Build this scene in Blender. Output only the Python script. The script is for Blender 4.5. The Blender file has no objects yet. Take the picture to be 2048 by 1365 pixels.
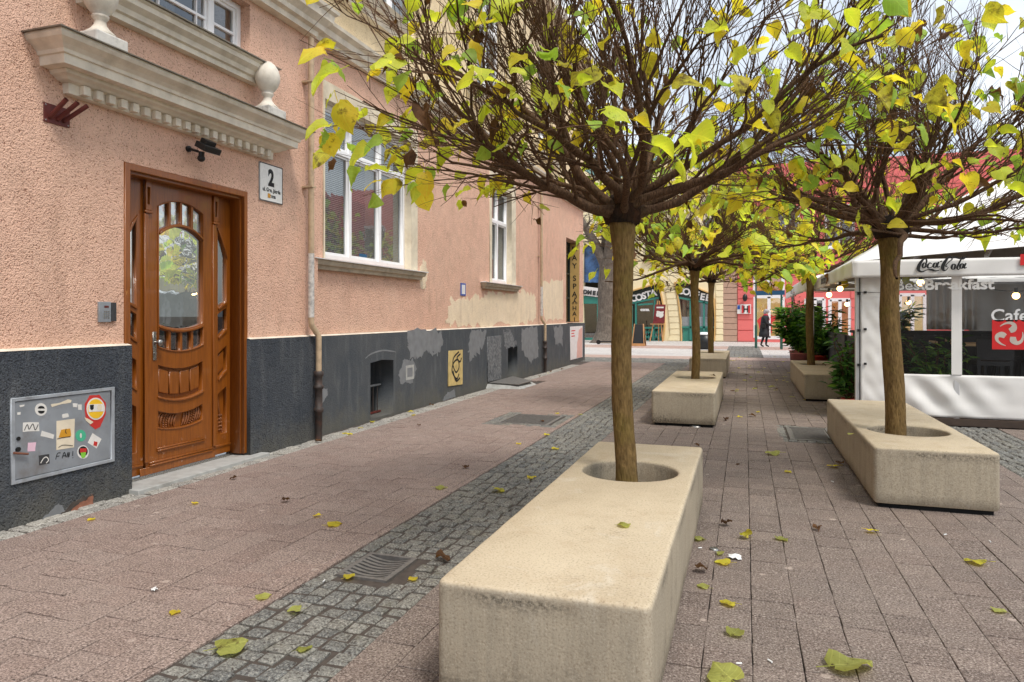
import bpy, bmesh, math, random
from mathutils import Matrix, Vector, noise
PI = math.pi
scene = bpy.context.scene
col = scene.collection

# ------------------------------------------------------------------ camera, sky, sun, exposure
F, CX, HV, VPX, EYE = 1400.0, 1024.0, 630.0, 1490.0, 1.45      # focal length in photo pixels, centre, horizon, street vanishing point
YAW = math.atan((VPX - CX) / F)
SN, CS = math.sin(YAW), math.cos(YAW)
cd = bpy.data.cameras.new('camera'); cam = bpy.data.objects.new('camera', cd); col.objects.link(cam)
cam.location = (0, 0, EYE); cam.rotation_euler = (PI / 2, 0, YAW)
cd.sensor_width = 36; cd.lens = F / 2048 * 36; cd.shift_y = -(682.5 - HV) / 2048
cd.clip_start = 0.05; cd.clip_end = 2000
scene.camera = cam

SUN_EL, SUN_AZ = math.radians(60), math.radians(128)           # azimuth clockwise from +Y
world = bpy.data.worlds.new('World'); scene.world = world; world.use_nodes = True
wn = world.node_tree; wn.nodes.clear()
sky = wn.nodes.new('ShaderNodeTexSky'); sky.sky_type = 'NISHITA'; sky.sun_disc = False
sky.sun_elevation = SUN_EL; sky.sun_rotation = SUN_AZ; sky.air_density = 1.0; sky.dust_density = 3.0; sky.ozone_density = 1.0
tc = wn.nodes.new('ShaderNodeTexCoord'); cl = wn.nodes.new('ShaderNodeTexNoise')
cl.inputs['Scale'].default_value = 2.2; cl.inputs['Detail'].default_value = 7; cl.inputs['Roughness'].default_value = 0.55
rmp = wn.nodes.new('ShaderNodeMapRange'); rmp.inputs['From Min'].default_value = 0.36; rmp.inputs['From Max'].default_value = 0.62
rmp.inputs['To Min'].default_value = 0.3; rmp.inputs['To Max'].default_value = 1.0
mixc = wn.nodes.new('ShaderNodeMix'); mixc.data_type = 'RGBA'; mixc.inputs[7].default_value = (7.5, 8.0, 8.6, 1)   # even cloud cover over the blue
bg = wn.nodes.new('ShaderNodeBackground'); bg.inputs['Strength'].default_value = 0.095
wo = wn.nodes.new('ShaderNodeOutputWorld')
wn.links.new(tc.outputs['Generated'], cl.inputs['Vector']); wn.links.new(cl.outputs['Fac'], rmp.inputs['Value'])
wn.links.new(rmp.outputs['Result'], mixc.inputs[0]); wn.links.new(sky.outputs['Color'], mixc.inputs[6])
wn.links.new(mixc.outputs[2], bg.inputs['Color']); wn.links.new(bg.outputs['Background'], wo.inputs['Surface'])
sd = bpy.data.lights.new('sun', 'SUN'); sd.energy = 1.5; sd.angle = math.radians(14); sd.color = (1.0, 0.95, 0.88)
sun = bpy.data.objects.new('sun', sd); col.objects.link(sun)
sdir = Vector((math.sin(SUN_AZ) * math.cos(SUN_EL), math.cos(SUN_AZ) * math.cos(SUN_EL), math.sin(SUN_EL)))
sun.rotation_euler = (-sdir).to_track_quat('-Z', 'Y').to_euler(); sun.location = sdir * 40
vs = scene.view_settings; vs.view_transform = 'Standard'; vs.look = 'None'; vs.exposure = 0.72; vs.gamma = 1.0; vs.use_curve_mapping = False
scene.render.engine = 'CYCLES'
scene.cycles.max_bounces = 8; scene.cycles.transparent_max_bounces = 16; scene.cycles.use_denoising = True
scene.cycles.caustics_reflective = False; scene.cycles.caustics_refractive = False

# ------------------------------------------------------------------ photo pixel -> place
def ray(u, v):
    t = (u - CX) / F
    return (t * CS - SN, t * SN + CS, (HV - v) / F)
def onX(u, v, X): r = ray(u, v); k = X / r[0]; return (k * r[1], EYE + k * r[2])      # (Y, Z) on a facade plane
def onY(u, v, Y): r = ray(u, v); k = Y / r[1]; return (k * r[0], EYE + k * r[2])      # (X, Z) on a cross plane
def onZ(u, v, Z=0.0): r = ray(u, v); k = (Z - EYE) / r[2]; return (k * r[0], k * r[1])
def depth(x, y): return -x * SN + y * CS

# ------------------------------------------------------------------ materials
def lin(c):
    return tuple(((x / 255) / 12.92 if x / 255 <= 0.04045 else ((x / 255 + 0.055) / 1.055) ** 2.4) for x in c)
class NT:
    def __init__(s, name):
        s.m = bpy.data.materials.new(name); s.m.use_nodes = True; s.t = s.m.node_tree; s.t.nodes.clear()
        s.out = s.t.nodes.new('ShaderNodeOutputMaterial')
    def n(s, typ, **kw):
        nd = s.t.nodes.new('ShaderNode' + typ)
        for k, v in kw.items():
            if k in nd.inputs.keys() if isinstance(k, str) else False: s.put(nd.inputs[k], v)
            else: setattr(nd, k, v)
        return nd
    def put(s, sock, v):
        if hasattr(v, 'is_output'): s.t.links.new(v, sock)
        else:
            if isinstance(v, tuple) and len(v) == 3 and sock.type == 'RGBA': v = v + (1,)
            sock.default_value = v
    def mix(s, f, a, b, mode='MIX'):
        m = s.t.nodes.new('ShaderNodeMix'); m.data_type = 'RGBA'; m.blend_type = mode
        s.put(m.inputs[0], f); s.put(m.inputs[6], a); s.put(m.inputs[7], b); return m.outputs[2]
    def noise(s, scale, vec=None, detail=4, rough=0.55, dist=0.0):
        nd = s.t.nodes.new('ShaderNodeTexNoise'); nd.inputs['Scale'].default_value = scale; nd.inputs['Detail'].default_value = detail
        nd.inputs['Roughness'].default_value = rough; nd.inputs['Distortion'].default_value = dist
        if vec is not None: s.put(nd.inputs['Vector'], vec)
        return nd.outputs['Fac']
    def vor(s, scale, vec=None, feature='F1', rand=1.0):
        nd = s.t.nodes.new('ShaderNodeTexVoronoi'); nd.inputs['Scale'].default_value = scale; nd.feature = feature
        nd.inputs['Randomness'].default_value = rand
        if vec is not None: s.put(nd.inputs['Vector'], vec)
        return nd
    def rng(s, v, a, b, c=0.0, d=1.0, smooth=False):
        nd = s.t.nodes.new('ShaderNodeMapRange'); nd.clamp = True
        if smooth: nd.interpolation_type = 'SMOOTHSTEP'
        s.put(nd.inputs['Value'], v); nd.inputs['From Min'].default_value = a; nd.inputs['From Max'].default_value = b
        s.put(nd.inputs['To Min'], c); s.put(nd.inputs['To Max'], d); return nd.outputs['Result']
    def math(s, op, a, b=0.0):
        nd = s.t.nodes.new('ShaderNodeMath'); nd.operation = op; s.put(nd.inputs[0], a); s.put(nd.inputs[1], b); return nd.outputs[0]
    def pos(s): return s.t.nodes.new('ShaderNodeNewGeometry').outputs['Position']
    def sep(s, v):
        nd = s.t.nodes.new('ShaderNodeSeparateXYZ'); s.put(nd.inputs[0], v); return nd.outputs
    def scl(s, v, k):
        nd = s.t.nodes.new('ShaderNodeVectorMath'); nd.operation = 'MULTIPLY'; s.put(nd.inputs[0], v); nd.inputs[1].default_value = k; return nd.outputs[0]
    def bump(s, h, strength=0.5, dist=0.01, nrm=None):
        nd = s.t.nodes.new('ShaderNodeBump'); s.put(nd.inputs['Height'], h); nd.inputs['Strength'].default_value = strength
        nd.inputs['Distance'].default_value = dist
        if nrm is not None: s.put(nd.inputs['Normal'], nrm)
        return nd.outputs['Normal']
    def bsdf(s, colr, rough=0.7, metal=0.0, nrm=None, spec=0.5, coat=0.0, emit=None, estr=0.0):
        b = s.t.nodes.new('ShaderNodeBsdfPrincipled'); s.put(b.inputs['Base Color'], colr); s.put(b.inputs['Roughness'], rough)
        s.put(b.inputs['Metallic'], metal); b.inputs['Specular IOR Level'].default_value = spec; b.inputs['Coat Weight'].default_value = coat
        if nrm is not None: s.put(b.inputs['Normal'], nrm)
        if emit is not None: s.put(b.inputs['Emission Color'], emit); s.put(b.inputs['Emission Strength'], estr)
        return b.outputs[0]
    def done(s, sh): s.t.links.new(sh, s.out.inputs['Surface']); return s.m
M = {}
def plain(name, c, rough=0.6, metal=0.0, var=0.12, scale=6.0, bump=0.0, bscale=60.0, coat=0.0, spec=0.5, grime=None, gscale=2.0):
    """one colour with soft blotches, optional grime colour and fine relief"""
    t = NT(name); p = t.pos(); c = lin(c)
    k = t.rng(t.noise(scale, p, 5), 0.3, 0.7, 1 - var, 1 + var)
    cc = t.mix(1.0, c, k, 'MULTIPLY')
    if grime: cc = t.mix(t.rng(t.noise(gscale, p, 6, 0.65), 0.5, 0.75, 0, 0.75), cc, lin(grime))
    nr = t.bump(t.noise(bscale, p, 3), bump, 0.004) if bump else None
    rr = t.rng(t.noise(scale * 2, p, 3), 0.3, 0.7, max(rough - 0.08, 0.02), min(rough + 0.08, 1))
    M[name] = t.done(t.bsdf(cc, rr, metal, nr, spec, coat)); return M[name]

def stucco(name, c, pit, fade, bs=1.0):
    t = NT(name); p = t.pos(); c = lin(c)
    big = t.noise(0.9, p, 5, 0.6); mid = t.noise(5, p, 4)
    cc = t.mix(t.rng(big, 0.35, 0.7, 0, 0.55), c, lin(fade))
    cc = t.mix(1.0, cc, t.rng(mid, 0.3, 0.7, 0.93, 1.06), 'MULTIPLY')
    g = t.noise(96, p, 2, 0.5); g2 = t.noise(52, p, 2, 0.5)
    pits = t.rng(t.math('ADD', t.math('MULTIPLY', g, 0.6), t.math('MULTIPLY', g2, 0.4)), 0.435, 0.36, 0, 0.85)
    cc = t.mix(pits, cc, lin(pit))  # shadows between the grains put in as dark pit colour
    z = t.sep(p)[2]
    soot = t.math('MULTIPLY', t.rng(t.noise(2.3, p, 6, 0.7), 0.52, 0.8, 0, 0.35), t.rng(t.noise(60, p, 2), 0.42, 0.55, 0, 1))
    cc = t.mix(soot, cc, lin((96, 72, 60)))
    drip = t.math('MULTIPLY', t.rng(t.noise(1.6, t.scl(p, (3.2, 3.2, 0.35)), 6, 0.65), 0.54, 0.74), t.rng(t.noise(0.8, p, 3), 0.42, 0.6)); cc = t.mix(t.math('MULTIPLY', drip, 0.42), cc, lin((150, 118, 98)))
    h = t.math('ADD', t.math('MULTIPLY', g, 0.7), t.math('MULTIPLY', g2, 0.6))
    M[name] = t.done(t.bsdf(cc, 0.92, 0, t.bump(h, 0.9 * bs, 0.022), 0.2)); return M[name]
stucco('pink_stucco', (231, 187, 163), (142, 94, 74), (233, 198, 174))
stucco('cream_stucco', (234, 212, 172), (190, 160, 120), (238, 222, 190), 0.5)
stucco('patch_cream', (242, 222, 192), (196, 160, 130), (243, 226, 200), 0.8)
def plinth_mat(name, c, fade, bs):
    t = NT(name); p = t.pos(); c = lin(c)
    cc = t.mix(t.rng(t.noise(1.4, p, 6, 0.65), 0.4, 0.72, 0, 0.8), c, lin(fade))
    st = t.noise(3.0, t.scl(p, (3.0, 3.0, 0.5)), 5, 0.6)
    cc = t.mix(t.rng(st, 0.52, 0.75, 0, 0.35), cc, lin((128, 130, 130)))
    z = t.sep(p)[2]
    low = t.math('MULTIPLY', t.rng(t.math('ADD', z, t.rng(t.noise(4, p, 5, 0.7), 0.2, 0.8, -0.25, 0.25)), 0.0, 0.32, 1, 0), 0.55)
    cc = t.mix(low, cc, lin((108, 104, 92)))                       # splashed dirt along the foot of the wall
    g = t.noise(84, p, 2, 0.55)
    cc = t.mix(t.rng(g, 0.42, 0.34, 0, 0.7 * bs), cc, lin((28, 30, 34))); cc = t.mix(t.rng(g, 0.58, 0.7, 0, 0.3 * bs), cc, lin((120, 124, 128)))
    h = t.math('ADD', g, t.math('MULTIPLY', t.noise(25, p, 3), 0.5))
    M[name] = t.done(t.bsdf(cc, 0.85, 0, t.bump(h, bs, 0.025), 0.3))
plinth_mat('grey_plinth', (66, 72, 80), (90, 94, 98), 1.0)
plinth_mat('grey_plinth_smooth', (72, 77, 82), (92, 94, 95), 0.35)
plain('patch_grey', (122, 124, 126), 0.85, var=0.15, scale=9, bump=0.3, bscale=40)
plain('patch_scratched', (110, 112, 114), 0.85, var=0.6, scale=24, bump=0.5, bscale=50, grime=(60, 64, 70), gscale=9)
plain('moulding', (228, 219, 202), 0.85, var=0.14, scale=7, bump=0.35, bscale=70, grime=(184, 172, 152), gscale=3.2)
plain('sill_stone', (184, 172, 152), 0.85, var=0.16, scale=9, bump=0.3, bscale=60, grime=(122, 112, 98), gscale=5)
plain('flashing', (140, 134, 124), 0.5, 0.5, var=0.25, scale=12, grime=(86, 80, 72))
plain('flaked_paint', (206, 202, 194), 0.8, var=0.1, scale=10, bump=0.3, grime=(92, 90, 86), gscale=9)
plain('urn_plaster', (220, 212, 198), 0.85, var=0.12, scale=10, bump=0.3, bscale=80, grime=(166, 154, 136), gscale=4)
plain('white_frame', (236, 236, 236), 0.35, var=0.04)
plain('surround_plaster', (218, 206, 182), 0.85, var=0.1, scale=8, bump=0.4, bscale=70, grime=(186, 168, 142), gscale=3)
plain('blind', (206, 202, 196), 0.6, var=0.06)
plain('dark_room', (30, 28, 27), 0.9, var=0.3)  # near-black colour stands in for the unlit depth of rooms
plain('unlit_interior', (52, 46, 40), 0.9, var=0.3, scale=1.5)  # dark colour stands in for the shade of an enclosed interior
plain('curtain', (146, 140, 132), 0.9, var=0.15)
plain('pipe_beige', (188, 164, 134), 0.6, var=0.12, scale=20, grime=(136, 118, 98), gscale=8)
plain('cast_iron', (62, 54, 50), 0.6, 0.1, var=0.35, scale=25, bump=0.3, bscale=90, grime=(96, 62, 48), gscale=12)
plain('stickered', (196, 192, 186), 0.6, var=0.25, scale=30, grime=(60, 66, 78), gscale=22)
plain('black_plastic', (26, 27, 28), 0.4, var=0.2)
plain('steel', (170, 168, 164), 0.28, 1.0, var=0.1, scale=30)
plain('cabinet_steel', (150, 156, 162), 0.5, 0.35, var=0.14, scale=5, bump=0.08, bscale=40, grime=(118, 108, 100), gscale=4.5)
plain('cabinet_frame', (170, 176, 182), 0.5, 0.3, var=0.12, scale=8, grime=(112, 112, 110), gscale=6)
plain('rust_red', (104, 46, 40), 0.6, 0.1, var=0.25, scale=20, bump=0.2)
plain('copper_handle', (150, 100, 80), 0.45, 0.5, var=0.2)
plain('threshold', (172, 172, 168), 0.75, var=0.12, scale=14, bump=0.3, bscale=120, grime=(132, 128, 120), gscale=5)
plain('brick_rubble', (156, 104, 82), 0.95, var=0.3, scale=18, bump=0.9, bscale=30, grime=(96, 84, 72), gscale=9)
plain('mortar_dark', (74, 66, 60), 0.95, var=0.3, scale=20, bump=0.4)
plain('soil', (56, 44, 34), 0.95, var=0.4, scale=25, bump=1.0, bscale=40)
plain('yellow_board', (206, 182, 120), 0.7, var=0.12, scale=9, grime=(150, 128, 84), gscale=6)
plain('spa_board', (198, 164, 100), 0.6, var=0.08)
plain('ink', (20, 20, 21), 0.7, var=0.1)
plain('ink_faded', (58, 58, 60), 0.8, var=0.3, scale=40)
plain('white_enamel', (236, 236, 232), 0.3, var=0.03)
for nm, c in dict(sticker_white=(222, 220, 214), sticker_red=(196, 50, 44), sticker_yellow=(238, 190, 40), sticker_green=(74, 178, 140), lime=(128, 196, 62),
                  sticker_pink=(226, 190, 206), sticker_cream=(224, 212, 188), sticker_orange=(206, 148, 40), blue_plate=(40, 84, 170), sign_blue=(26, 84, 120),
                  poster_white=(232, 228, 226), poster_skin=(224, 176, 164), h_red=(206, 56, 58), sign_red=(210, 30, 30), sign_grey=(196, 184, 172)).items():
    plain(nm, c, 0.5, var=0.08, scale=12)

def wood_paint():
    t = NT('door_lacquer'); p = t.pos()
    c = t.mix(t.rng(t.noise(3, t.scl(p, (20, 20, 1.5)), 4), 0.35, 0.7), lin((146, 82, 21)), lin((124, 66, 14)))
    scuff = t.math('MULTIPLY', t.rng(t.noise(14, p, 5, 0.7), 0.62, 0.72), t.rng(t.sep(p)[2], 0.1, 0.45, 0.7, 0))
    c = t.mix(scuff, c, lin((196, 168, 150)))
    M['door_lacquer'] = t.done(t.bsdf(c, 0.36, 0, t.bump(t.noise(40, t.scl(p, (4, 4, 0.4)), 3), 0.05, 0.004), 0.5, 0.3))
    t = NT('door_carving'); p = t.pos()
    c = t.mix(t.rng(t.noise(30, p, 3), 0.35, 0.7), lin((140, 82, 38)), lin((104, 56, 20)))
    M['door_carving'] = t.done(t.bsdf(c, 0.45, 0, None, 0.5, 0.1))
wood_paint()

def glass(name, tint, refl, rough=0.02, wob=0.0, milky=0.0):
    t = NT(name); p = t.pos()
    nr = t.bump(t.noise(5, p, 2), wob, 0.02) if wob else None
    g = t.n('BsdfGlossy'); g.inputs['Roughness'].default_value = rough; g.inputs['Color'].default_value = (0.95, 0.97, 0.97, 1)
    tr = t.n('BsdfTransparent'); tr.inputs['Color'].default_value = tint + (1,)
    fr = t.n('Fresnel'); fr.inputs['IOR'].default_value = 1.5
    if nr: t.put(g.inputs['Normal'], nr)
    geo = t.t.nodes.new('ShaderNodeNewGeometry')
    f = t.math('MULTIPLY', t.math('MAXIMUM', fr.outputs[0], refl), t.math('SUBTRACT', 1.0, geo.outputs['Backfacing']))
    base = tr.outputs[0]
    if milky:
        d = t.n('BsdfDiffuse'); d.inputs['Color'].default_value = (0.8, 0.8, 0.8, 1)
        mm = t.n('MixShader'); t.put(mm.inputs[0], t.rng(t.noise(3, p, 4), 0.3, 0.7, milky * 0.5, milky * 1.5)); t.put(mm.inputs[1], base); t.put(mm.inputs[2], d.outputs[0]); base = mm.outputs[0]
    mx = t.n('MixShader'); t.put(mx.inputs[0], f); t.put(mx.inputs[1], base); t.put(mx.inputs[2], g.outputs[0])
    M[name] = t.done(mx.outputs[0])
glass('window_glass', (0.72, 0.75, 0.76), 0.20, 0.01, 0.04)
glass('door_glass', (0.62, 0.64, 0.62), 0.55, 0.012, 0.06)
glass('dark_glass', (0.3, 0.32, 0.33), 0.2, 0.02)
glass('clear_pvc', (0.9, 0.9, 0.89), 0.02, 0.05, 0.15, 0.0)
glass('ripple_glass', (0.55, 0.56, 0.54), 0.45, 0.12, 0.8)

def concrete():
    t = NT('planter_concrete'); p = t.pos(); s = t.sep(p)
    c = t.mix(t.rng(t.noise(1.6, p, 6, 0.6), 0.35, 0.7), lin((203, 188, 162)), lin((186, 170, 144)))
    c = t.mix(t.rng(t.noise(3.2, p, 6, 0.7, 1.2), 0.56, 0.66, 0, 0.55), c, lin((208, 198, 180)))
    c = t.mix(t.rng(t.noise(5.5, p, 6, 0.7), 0.52, 0.75, 0, 0.45), c, lin((168, 144, 114)))
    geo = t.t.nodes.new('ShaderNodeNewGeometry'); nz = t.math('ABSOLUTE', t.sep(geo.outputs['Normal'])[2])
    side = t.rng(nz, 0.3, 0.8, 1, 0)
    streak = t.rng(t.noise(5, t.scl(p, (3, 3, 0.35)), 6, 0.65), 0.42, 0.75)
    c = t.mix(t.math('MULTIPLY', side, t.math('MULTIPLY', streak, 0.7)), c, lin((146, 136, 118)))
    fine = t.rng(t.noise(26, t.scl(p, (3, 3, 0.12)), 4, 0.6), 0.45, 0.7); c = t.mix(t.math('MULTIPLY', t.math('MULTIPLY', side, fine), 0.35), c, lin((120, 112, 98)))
    c = t.mix(t.math('MULTIPLY', side, 0.6), c, lin((156, 147, 131)))                   # side faces are mixed greyer and darker than the top
    zn = t.math('ADD', s[2], t.rng(t.noise(3.1, p, 5, 0.7), 0.2, 0.8, -0.12, 0.12))
    band = t.math('MAXIMUM', t.math('MULTIPLY', t.rng(zn, 0.05, 0.2, 1, 0), t.rng(t.noise(1.3, p, 3), 0.47, 0.6)), t.math('MULTIPLY', t.math('MULTIPLY', t.rng(s[2], 0.36, 0.415), t.rng(s[2], 0.436, 0.42)), t.rng(t.noise(2.3, p, 4), 0.42, 0.6)))
    stain = t.math('MULTIPLY', t.math('MAXIMUM', band, t.rng(t.noise(2.1, p, 7, 0.75), 0.58, 0.74)), t.rng(t.noise(50, p, 3, 0.7), 0.38, 0.62))
    c = t.mix(t.math('MULTIPLY', t.math('MULTIPLY', stain, side), 0.9), c, lin((78, 72, 62)))
    gr = t.noise(110, p, 2, 0.6)
    c = t.mix(t.rng(gr, 0.45, 0.34, 0, 0.42), c, lin((112, 98, 80))); c = t.mix(t.rng(gr, 0.58, 0.7, 0, 0.25), c, lin((222, 212, 194)))
    c = t.mix(t.math('MULTIPLY', t.rng(t.noise(2.6, p, 7, 0.75), 0.54, 0.68), t.rng(t.noise(70, p, 3, 0.7), 0.45, 0.62, 0, 0.5)), c, lin((126, 112, 92)))
    c = t.mix(t.rng(t.vor(38, p).outputs['Distance'], 0.09, 0.05, 0, 0.5), c, lin((120, 104, 84)))
    h = t.math('ADD', t.math('MULTIPLY', gr, 0.6), t.noise(30, p, 4))
    M['planter_concrete'] = t.done(t.bsdf(c, 0.88, 0, t.bump(h, 0.28, 0.006), 0.25))
concrete()

def stone(name, a, b, speck, dirt, speckscale=230, gum=True, bs=0.35, moss=None, tv=0.07):
    """paving units: tone differs from unit to unit, specks, gum spots and dirt in world space"""
    t = NT(name); p = t.pos()
    at = t.n('Attribute'); at.attribute_name = 'tone'; oi = t.n('ObjectInfo')
    r = t.math('FRACT', t.math('ADD', at.outputs['Fac'], oi.outputs['Random']))
    c = t.mix(r, lin(a), lin(b))
    c = t.mix(1.0, c, t.rng(t.math('FRACT', t.math('MULTIPLY', r, 7.31)), 0, 1, 1 - tv, 1 + tv), 'MULTIPLY')
    c = t.mix(t.rng(t.noise(0.7, p, 6, 0.6), 0.4, 0.7, 0, 0.6), c, lin(dirt))
    g = t.noise(speckscale, p, 2, 0.7)
    c = t.mix(t.rng(g, 0.58, 0.72, 0, 0.75), c, lin(speck))
    c = t.mix(t.rng(g, 0.42, 0.32, 0, 0.7), c, lin((62, 52, 48)))
    g3 = t.noise(speckscale * 0.42, p, 3, 0.75); c = t.mix(t.rng(g3, 0.53, 0.66, 0, 0.85), c, lin(speck)); c = t.mix(t.rng(g3, 0.48, 0.36, 0, 0.85), c, lin((58, 48, 43)))
    c = t.mix(1.0, c, t.rng(t.noise(12, p, 4, 0.6), 0.3, 0.7, 0.88, 1.1), 'MULTIPLY')
    if gum:
        vn = t.vor(3.6, p); d = t.math('ADD', vn.outputs['Distance'], t.rng(t.noise(30, p, 2), 0.3, 0.7, -0.02, 0.02))
        sel = t.rng(t.noise(1.1, p, 2), 0.42, 0.5)
        c = t.mix(t.math('MULTIPLY', t.rng(d, 0.085, 0.06, 0, 0.55), sel), c, lin((196, 180, 168)))
        v2 = t.vor(11, p); c = t.mix(t.math('MULTIPLY', t.rng(v2.outputs['Distance'], 0.1, 0.06, 0, 0.5), t.rng(t.noise(2.3, p, 2), 0.5, 0.6)), c, lin((206, 192, 182)))
    if moss: c = t.mix(t.rng(t.noise(4, p, 6, 0.7), 0.56, 0.72, 0, 0.5), c, lin(moss))
    h = t.math('ADD', g, t.math('MULTIPLY', t.noise(28, p, 3), 0.8))
    M[name] = t.done(t.bsdf(c, 0.9, 0, t.bump(h, bs, 0.006), 0.3))
stone('brick_paver', (145, 128, 119), (136, 116, 107), (200, 182, 172), (152, 136, 126))
stone('brick_paver_dark', (129, 115, 106), (117, 102, 94), (182, 170, 160), (120, 110, 104), tv=0.13)
stone('granite_sett', (134, 133, 126), (104, 107, 107), (170, 167, 158), (118, 114, 104), 180, False, 0.6, (110, 106, 86), 0.14)
stone('pale_sett', (176, 172, 162), (150, 148, 142), (196, 192, 184), (166, 158, 148), 180, False, 0.6, None, 0.12)
stone('pale_slab', (206, 202, 196), (192, 188, 184), (220, 218, 214), (198, 192, 186), 150, False, 0.15)
stone('pink_slab', (188, 162, 148), (176, 150, 138), (206, 186, 176), (182, 158, 146), 150, False, 0.15)

def bark(name, a, b, c3, sc):
    t = NT(name); p = t.pos(); pp = t.scl(p, (sc, sc, sc * 0.28))
    n1 = t.noise(1, pp, 6, 0.65, 0.4); v = t.vor(1.7, pp)
    c = t.mix(t.rng(n1, 0.3, 0.7), lin(a), lin(b))
    c = t.mix(t.rng(t.noise(4, p, 5, 0.6), 0.5, 0.72, 0, 0.7), c, lin(c3))
    c = t.mix(t.rng(v.outputs['Distance'], 0.1, 0.5, 0.35, 0), c, lin(tuple(x * 0.62 for x in b)))
    h = t.math('ADD', n1, t.math('MULTIPLY', v.outputs['Distance'], 0.6))
    M[name] = t.done(t.bsdf(c, 0.9, 0, t.bump(h, 0.9, 0.012), 0.2))
bark('trunk_bark', (142, 116, 74), (94, 74, 44), (112, 100, 44), 42)
bark('limb_bark', (118, 90, 68), (70, 52, 40), (112, 94, 72), 60)
bark('twig_bark', (128, 98, 76), (84, 62, 48), (134, 106, 84), 70)
bark('grey_bark', (122, 112, 102), (84, 76, 68), (140, 130, 118), 14)
bark('knob_bark', (52, 40, 30), (26, 20, 16), (90, 56, 34), 50)

def leafmat(name, a, b, spot, spotamt, rough=0.5):
    t = NT(name); tcn = t.n('TexCoord'); oi = t.n('ObjectInfo'); p = t.pos()
    r = oi.outputs['Random']
    c = t.mix(t.rng(t.noise(9, p, 5, 0.6), 0.36, 0.64), lin(a), lin(b))
    lc = t.n('Attribute'); lc.attribute_name = 'blade'; q = t.sep(lc.outputs['Vector']); ax = t.math('ABSOLUTE', q[0])
    fr = t.math('ABSOLUTE', t.math('SUBTRACT', t.math('FRACT', t.math('MULTIPLY', t.math('SUBTRACT', q[1], t.math('MULTIPLY', ax, 0.75)), 5.2)), 0.5))
    vein = t.math('MAXIMUM', t.rng(ax, 0.03, 0.012), t.math('MULTIPLY', t.rng(fr, 0.10, 0.03), 0.6))
    vein = t.math('MULTIPLY', vein, t.rng(q[2], 0.4, 0.6))
    c = t.mix(t.math('MULTIPLY', vein, 0.32), c, lin(tuple(min(255, x * 1.18 + 16) for x in a)))
    c = t.mix(1.0, c, t.rng(t.math('FRACT', t.math('MULTIPLY', r, 9.7)), 0, 1, 0.78, 1.15), 'MULTIPLY')
    if spotamt:
        c = t.mix(t.rng(t.noise(16, p, 5, 0.7), 0.66 - 0.16 * spotamt, 0.74 - 0.1 * spotamt, 0, 0.9), c, lin(spot))
        c = t.mix(t.rng(t.noise(120, p, 2, 0.6), 0.66, 0.72, 0, 0.6), c, lin(spot))
    d = t.n('BsdfPrincipled'); t.put(d.inputs['Base Color'], c); d.inputs['Roughness'].default_value = rough; d.inputs['Specular IOR Level'].default_value = 0.35
    t.put(d.inputs['Normal'], t.bump(t.noise(60, p, 3), 0.3, 0.004))
    tl = t.n('BsdfTranslucent'); t.put(tl.inputs['Color'], t.mix(1.0, c, (1.5, 1.45, 0.8), 'MULTIPLY'))
    mx = t.n('MixShader'); mx.inputs[0].default_value = 0.5; t.put(mx.inputs[1], d.outputs[0]); t.put(mx.inputs[2], tl.outputs[0])
    M[name] = t.done(mx.outputs[0])
leafmat('leaf_lime', (204, 222, 74), (218, 224, 84), (120, 110, 40), 0.3)
leafmat('leaf_yellow', (230, 222, 70), (240, 214, 74), (128, 100, 40), 0.5)
leafmat('leaf_green', (154, 192, 82), (178, 208, 92), (110, 116, 50), 0.1)
leafmat('leaf_blotched', (212, 212, 72), (204, 188, 62), (96, 78, 38), 1.0)
leafmat('leaf_brown', (112, 80, 54), (80, 56, 40), (46, 34, 28), 0.6, 0.8)
leafmat('leaf_laurel', (78, 122, 62), (98, 144, 74), (30, 50, 26), 0.2, 0.3)
leafmat('leaf_laurel_dark', (46, 78, 46), (62, 98, 54), (20, 34, 20), 0.2, 0.3)
leafmat('leaf_laurel_light', (136, 176, 84), (108, 154, 66), (60, 90, 40), 0.2, 0.35)
leafmat('leaf_red', (190, 50, 60), (150, 40, 50), (70, 30, 30), 0.2, 0.35)
leafmat('leaf_pale', (182, 186, 104), (164, 166, 84), (110, 96, 50), 0.5)
LEAFMATS = ['leaf_lime', 'leaf_yellow', 'leaf_green', 'leaf_blotched', 'leaf_brown']

def glow(name, c, s):
    t = NT(name); e = t.n('Emission'); e.inputs['Color'].default_value = lin(c) + (1,); e.inputs['Strength'].default_value = s; M[name] = t.done(e.outputs[0])
glow('bulb', (255, 196, 120), 9.0)
def litroom(name, a, b, s):
    t = NT(name); p = t.pos(); c = t.mix(t.rng(t.noise(1.1, t.scl(p, (1, 1, 0.6)), 4), 0.35, 0.65), lin(a), lin(b))
    M[name] = t.done(t.bsdf(c, 0.8, emit=c, estr=s))
litroom('lit_orange', (255, 190, 96), (246, 220, 150), 0.55)
litroom('lit_amber', (250, 170, 80), (190, 110, 50), 0.5)
plain('fabric_white', (230, 228, 224), 0.6, var=0.04, scale=3)
plain('fabric_under', (198, 182, 156), 0.7, var=0.06)
plain('alu_post', (206, 206, 206), 0.4, 0.3, var=0.05)
plain('tent_floor', (70, 56, 46), 0.7, var=0.25, scale=10)
plain('black_board', (22, 22, 23), 0.6, var=0.2)
plain('table_wood', (206, 178, 136), 0.5, var=0.1)
plain('dark_chair', (34, 34, 36), 0.6, var=0.2)
plain('red_wall', (226, 116, 112), 0.8, var=0.06, scale=1.2)
plain('cream_block', (240, 226, 186), 0.8, var=0.05, scale=1.5)
plain('tan_trim', (214, 172, 106), 0.7, var=0.08)
plain('brown_block', (184, 152, 132), 0.85, var=0.08)
plain('teal', (52, 128, 116), 0.5, var=0.08)
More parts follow.
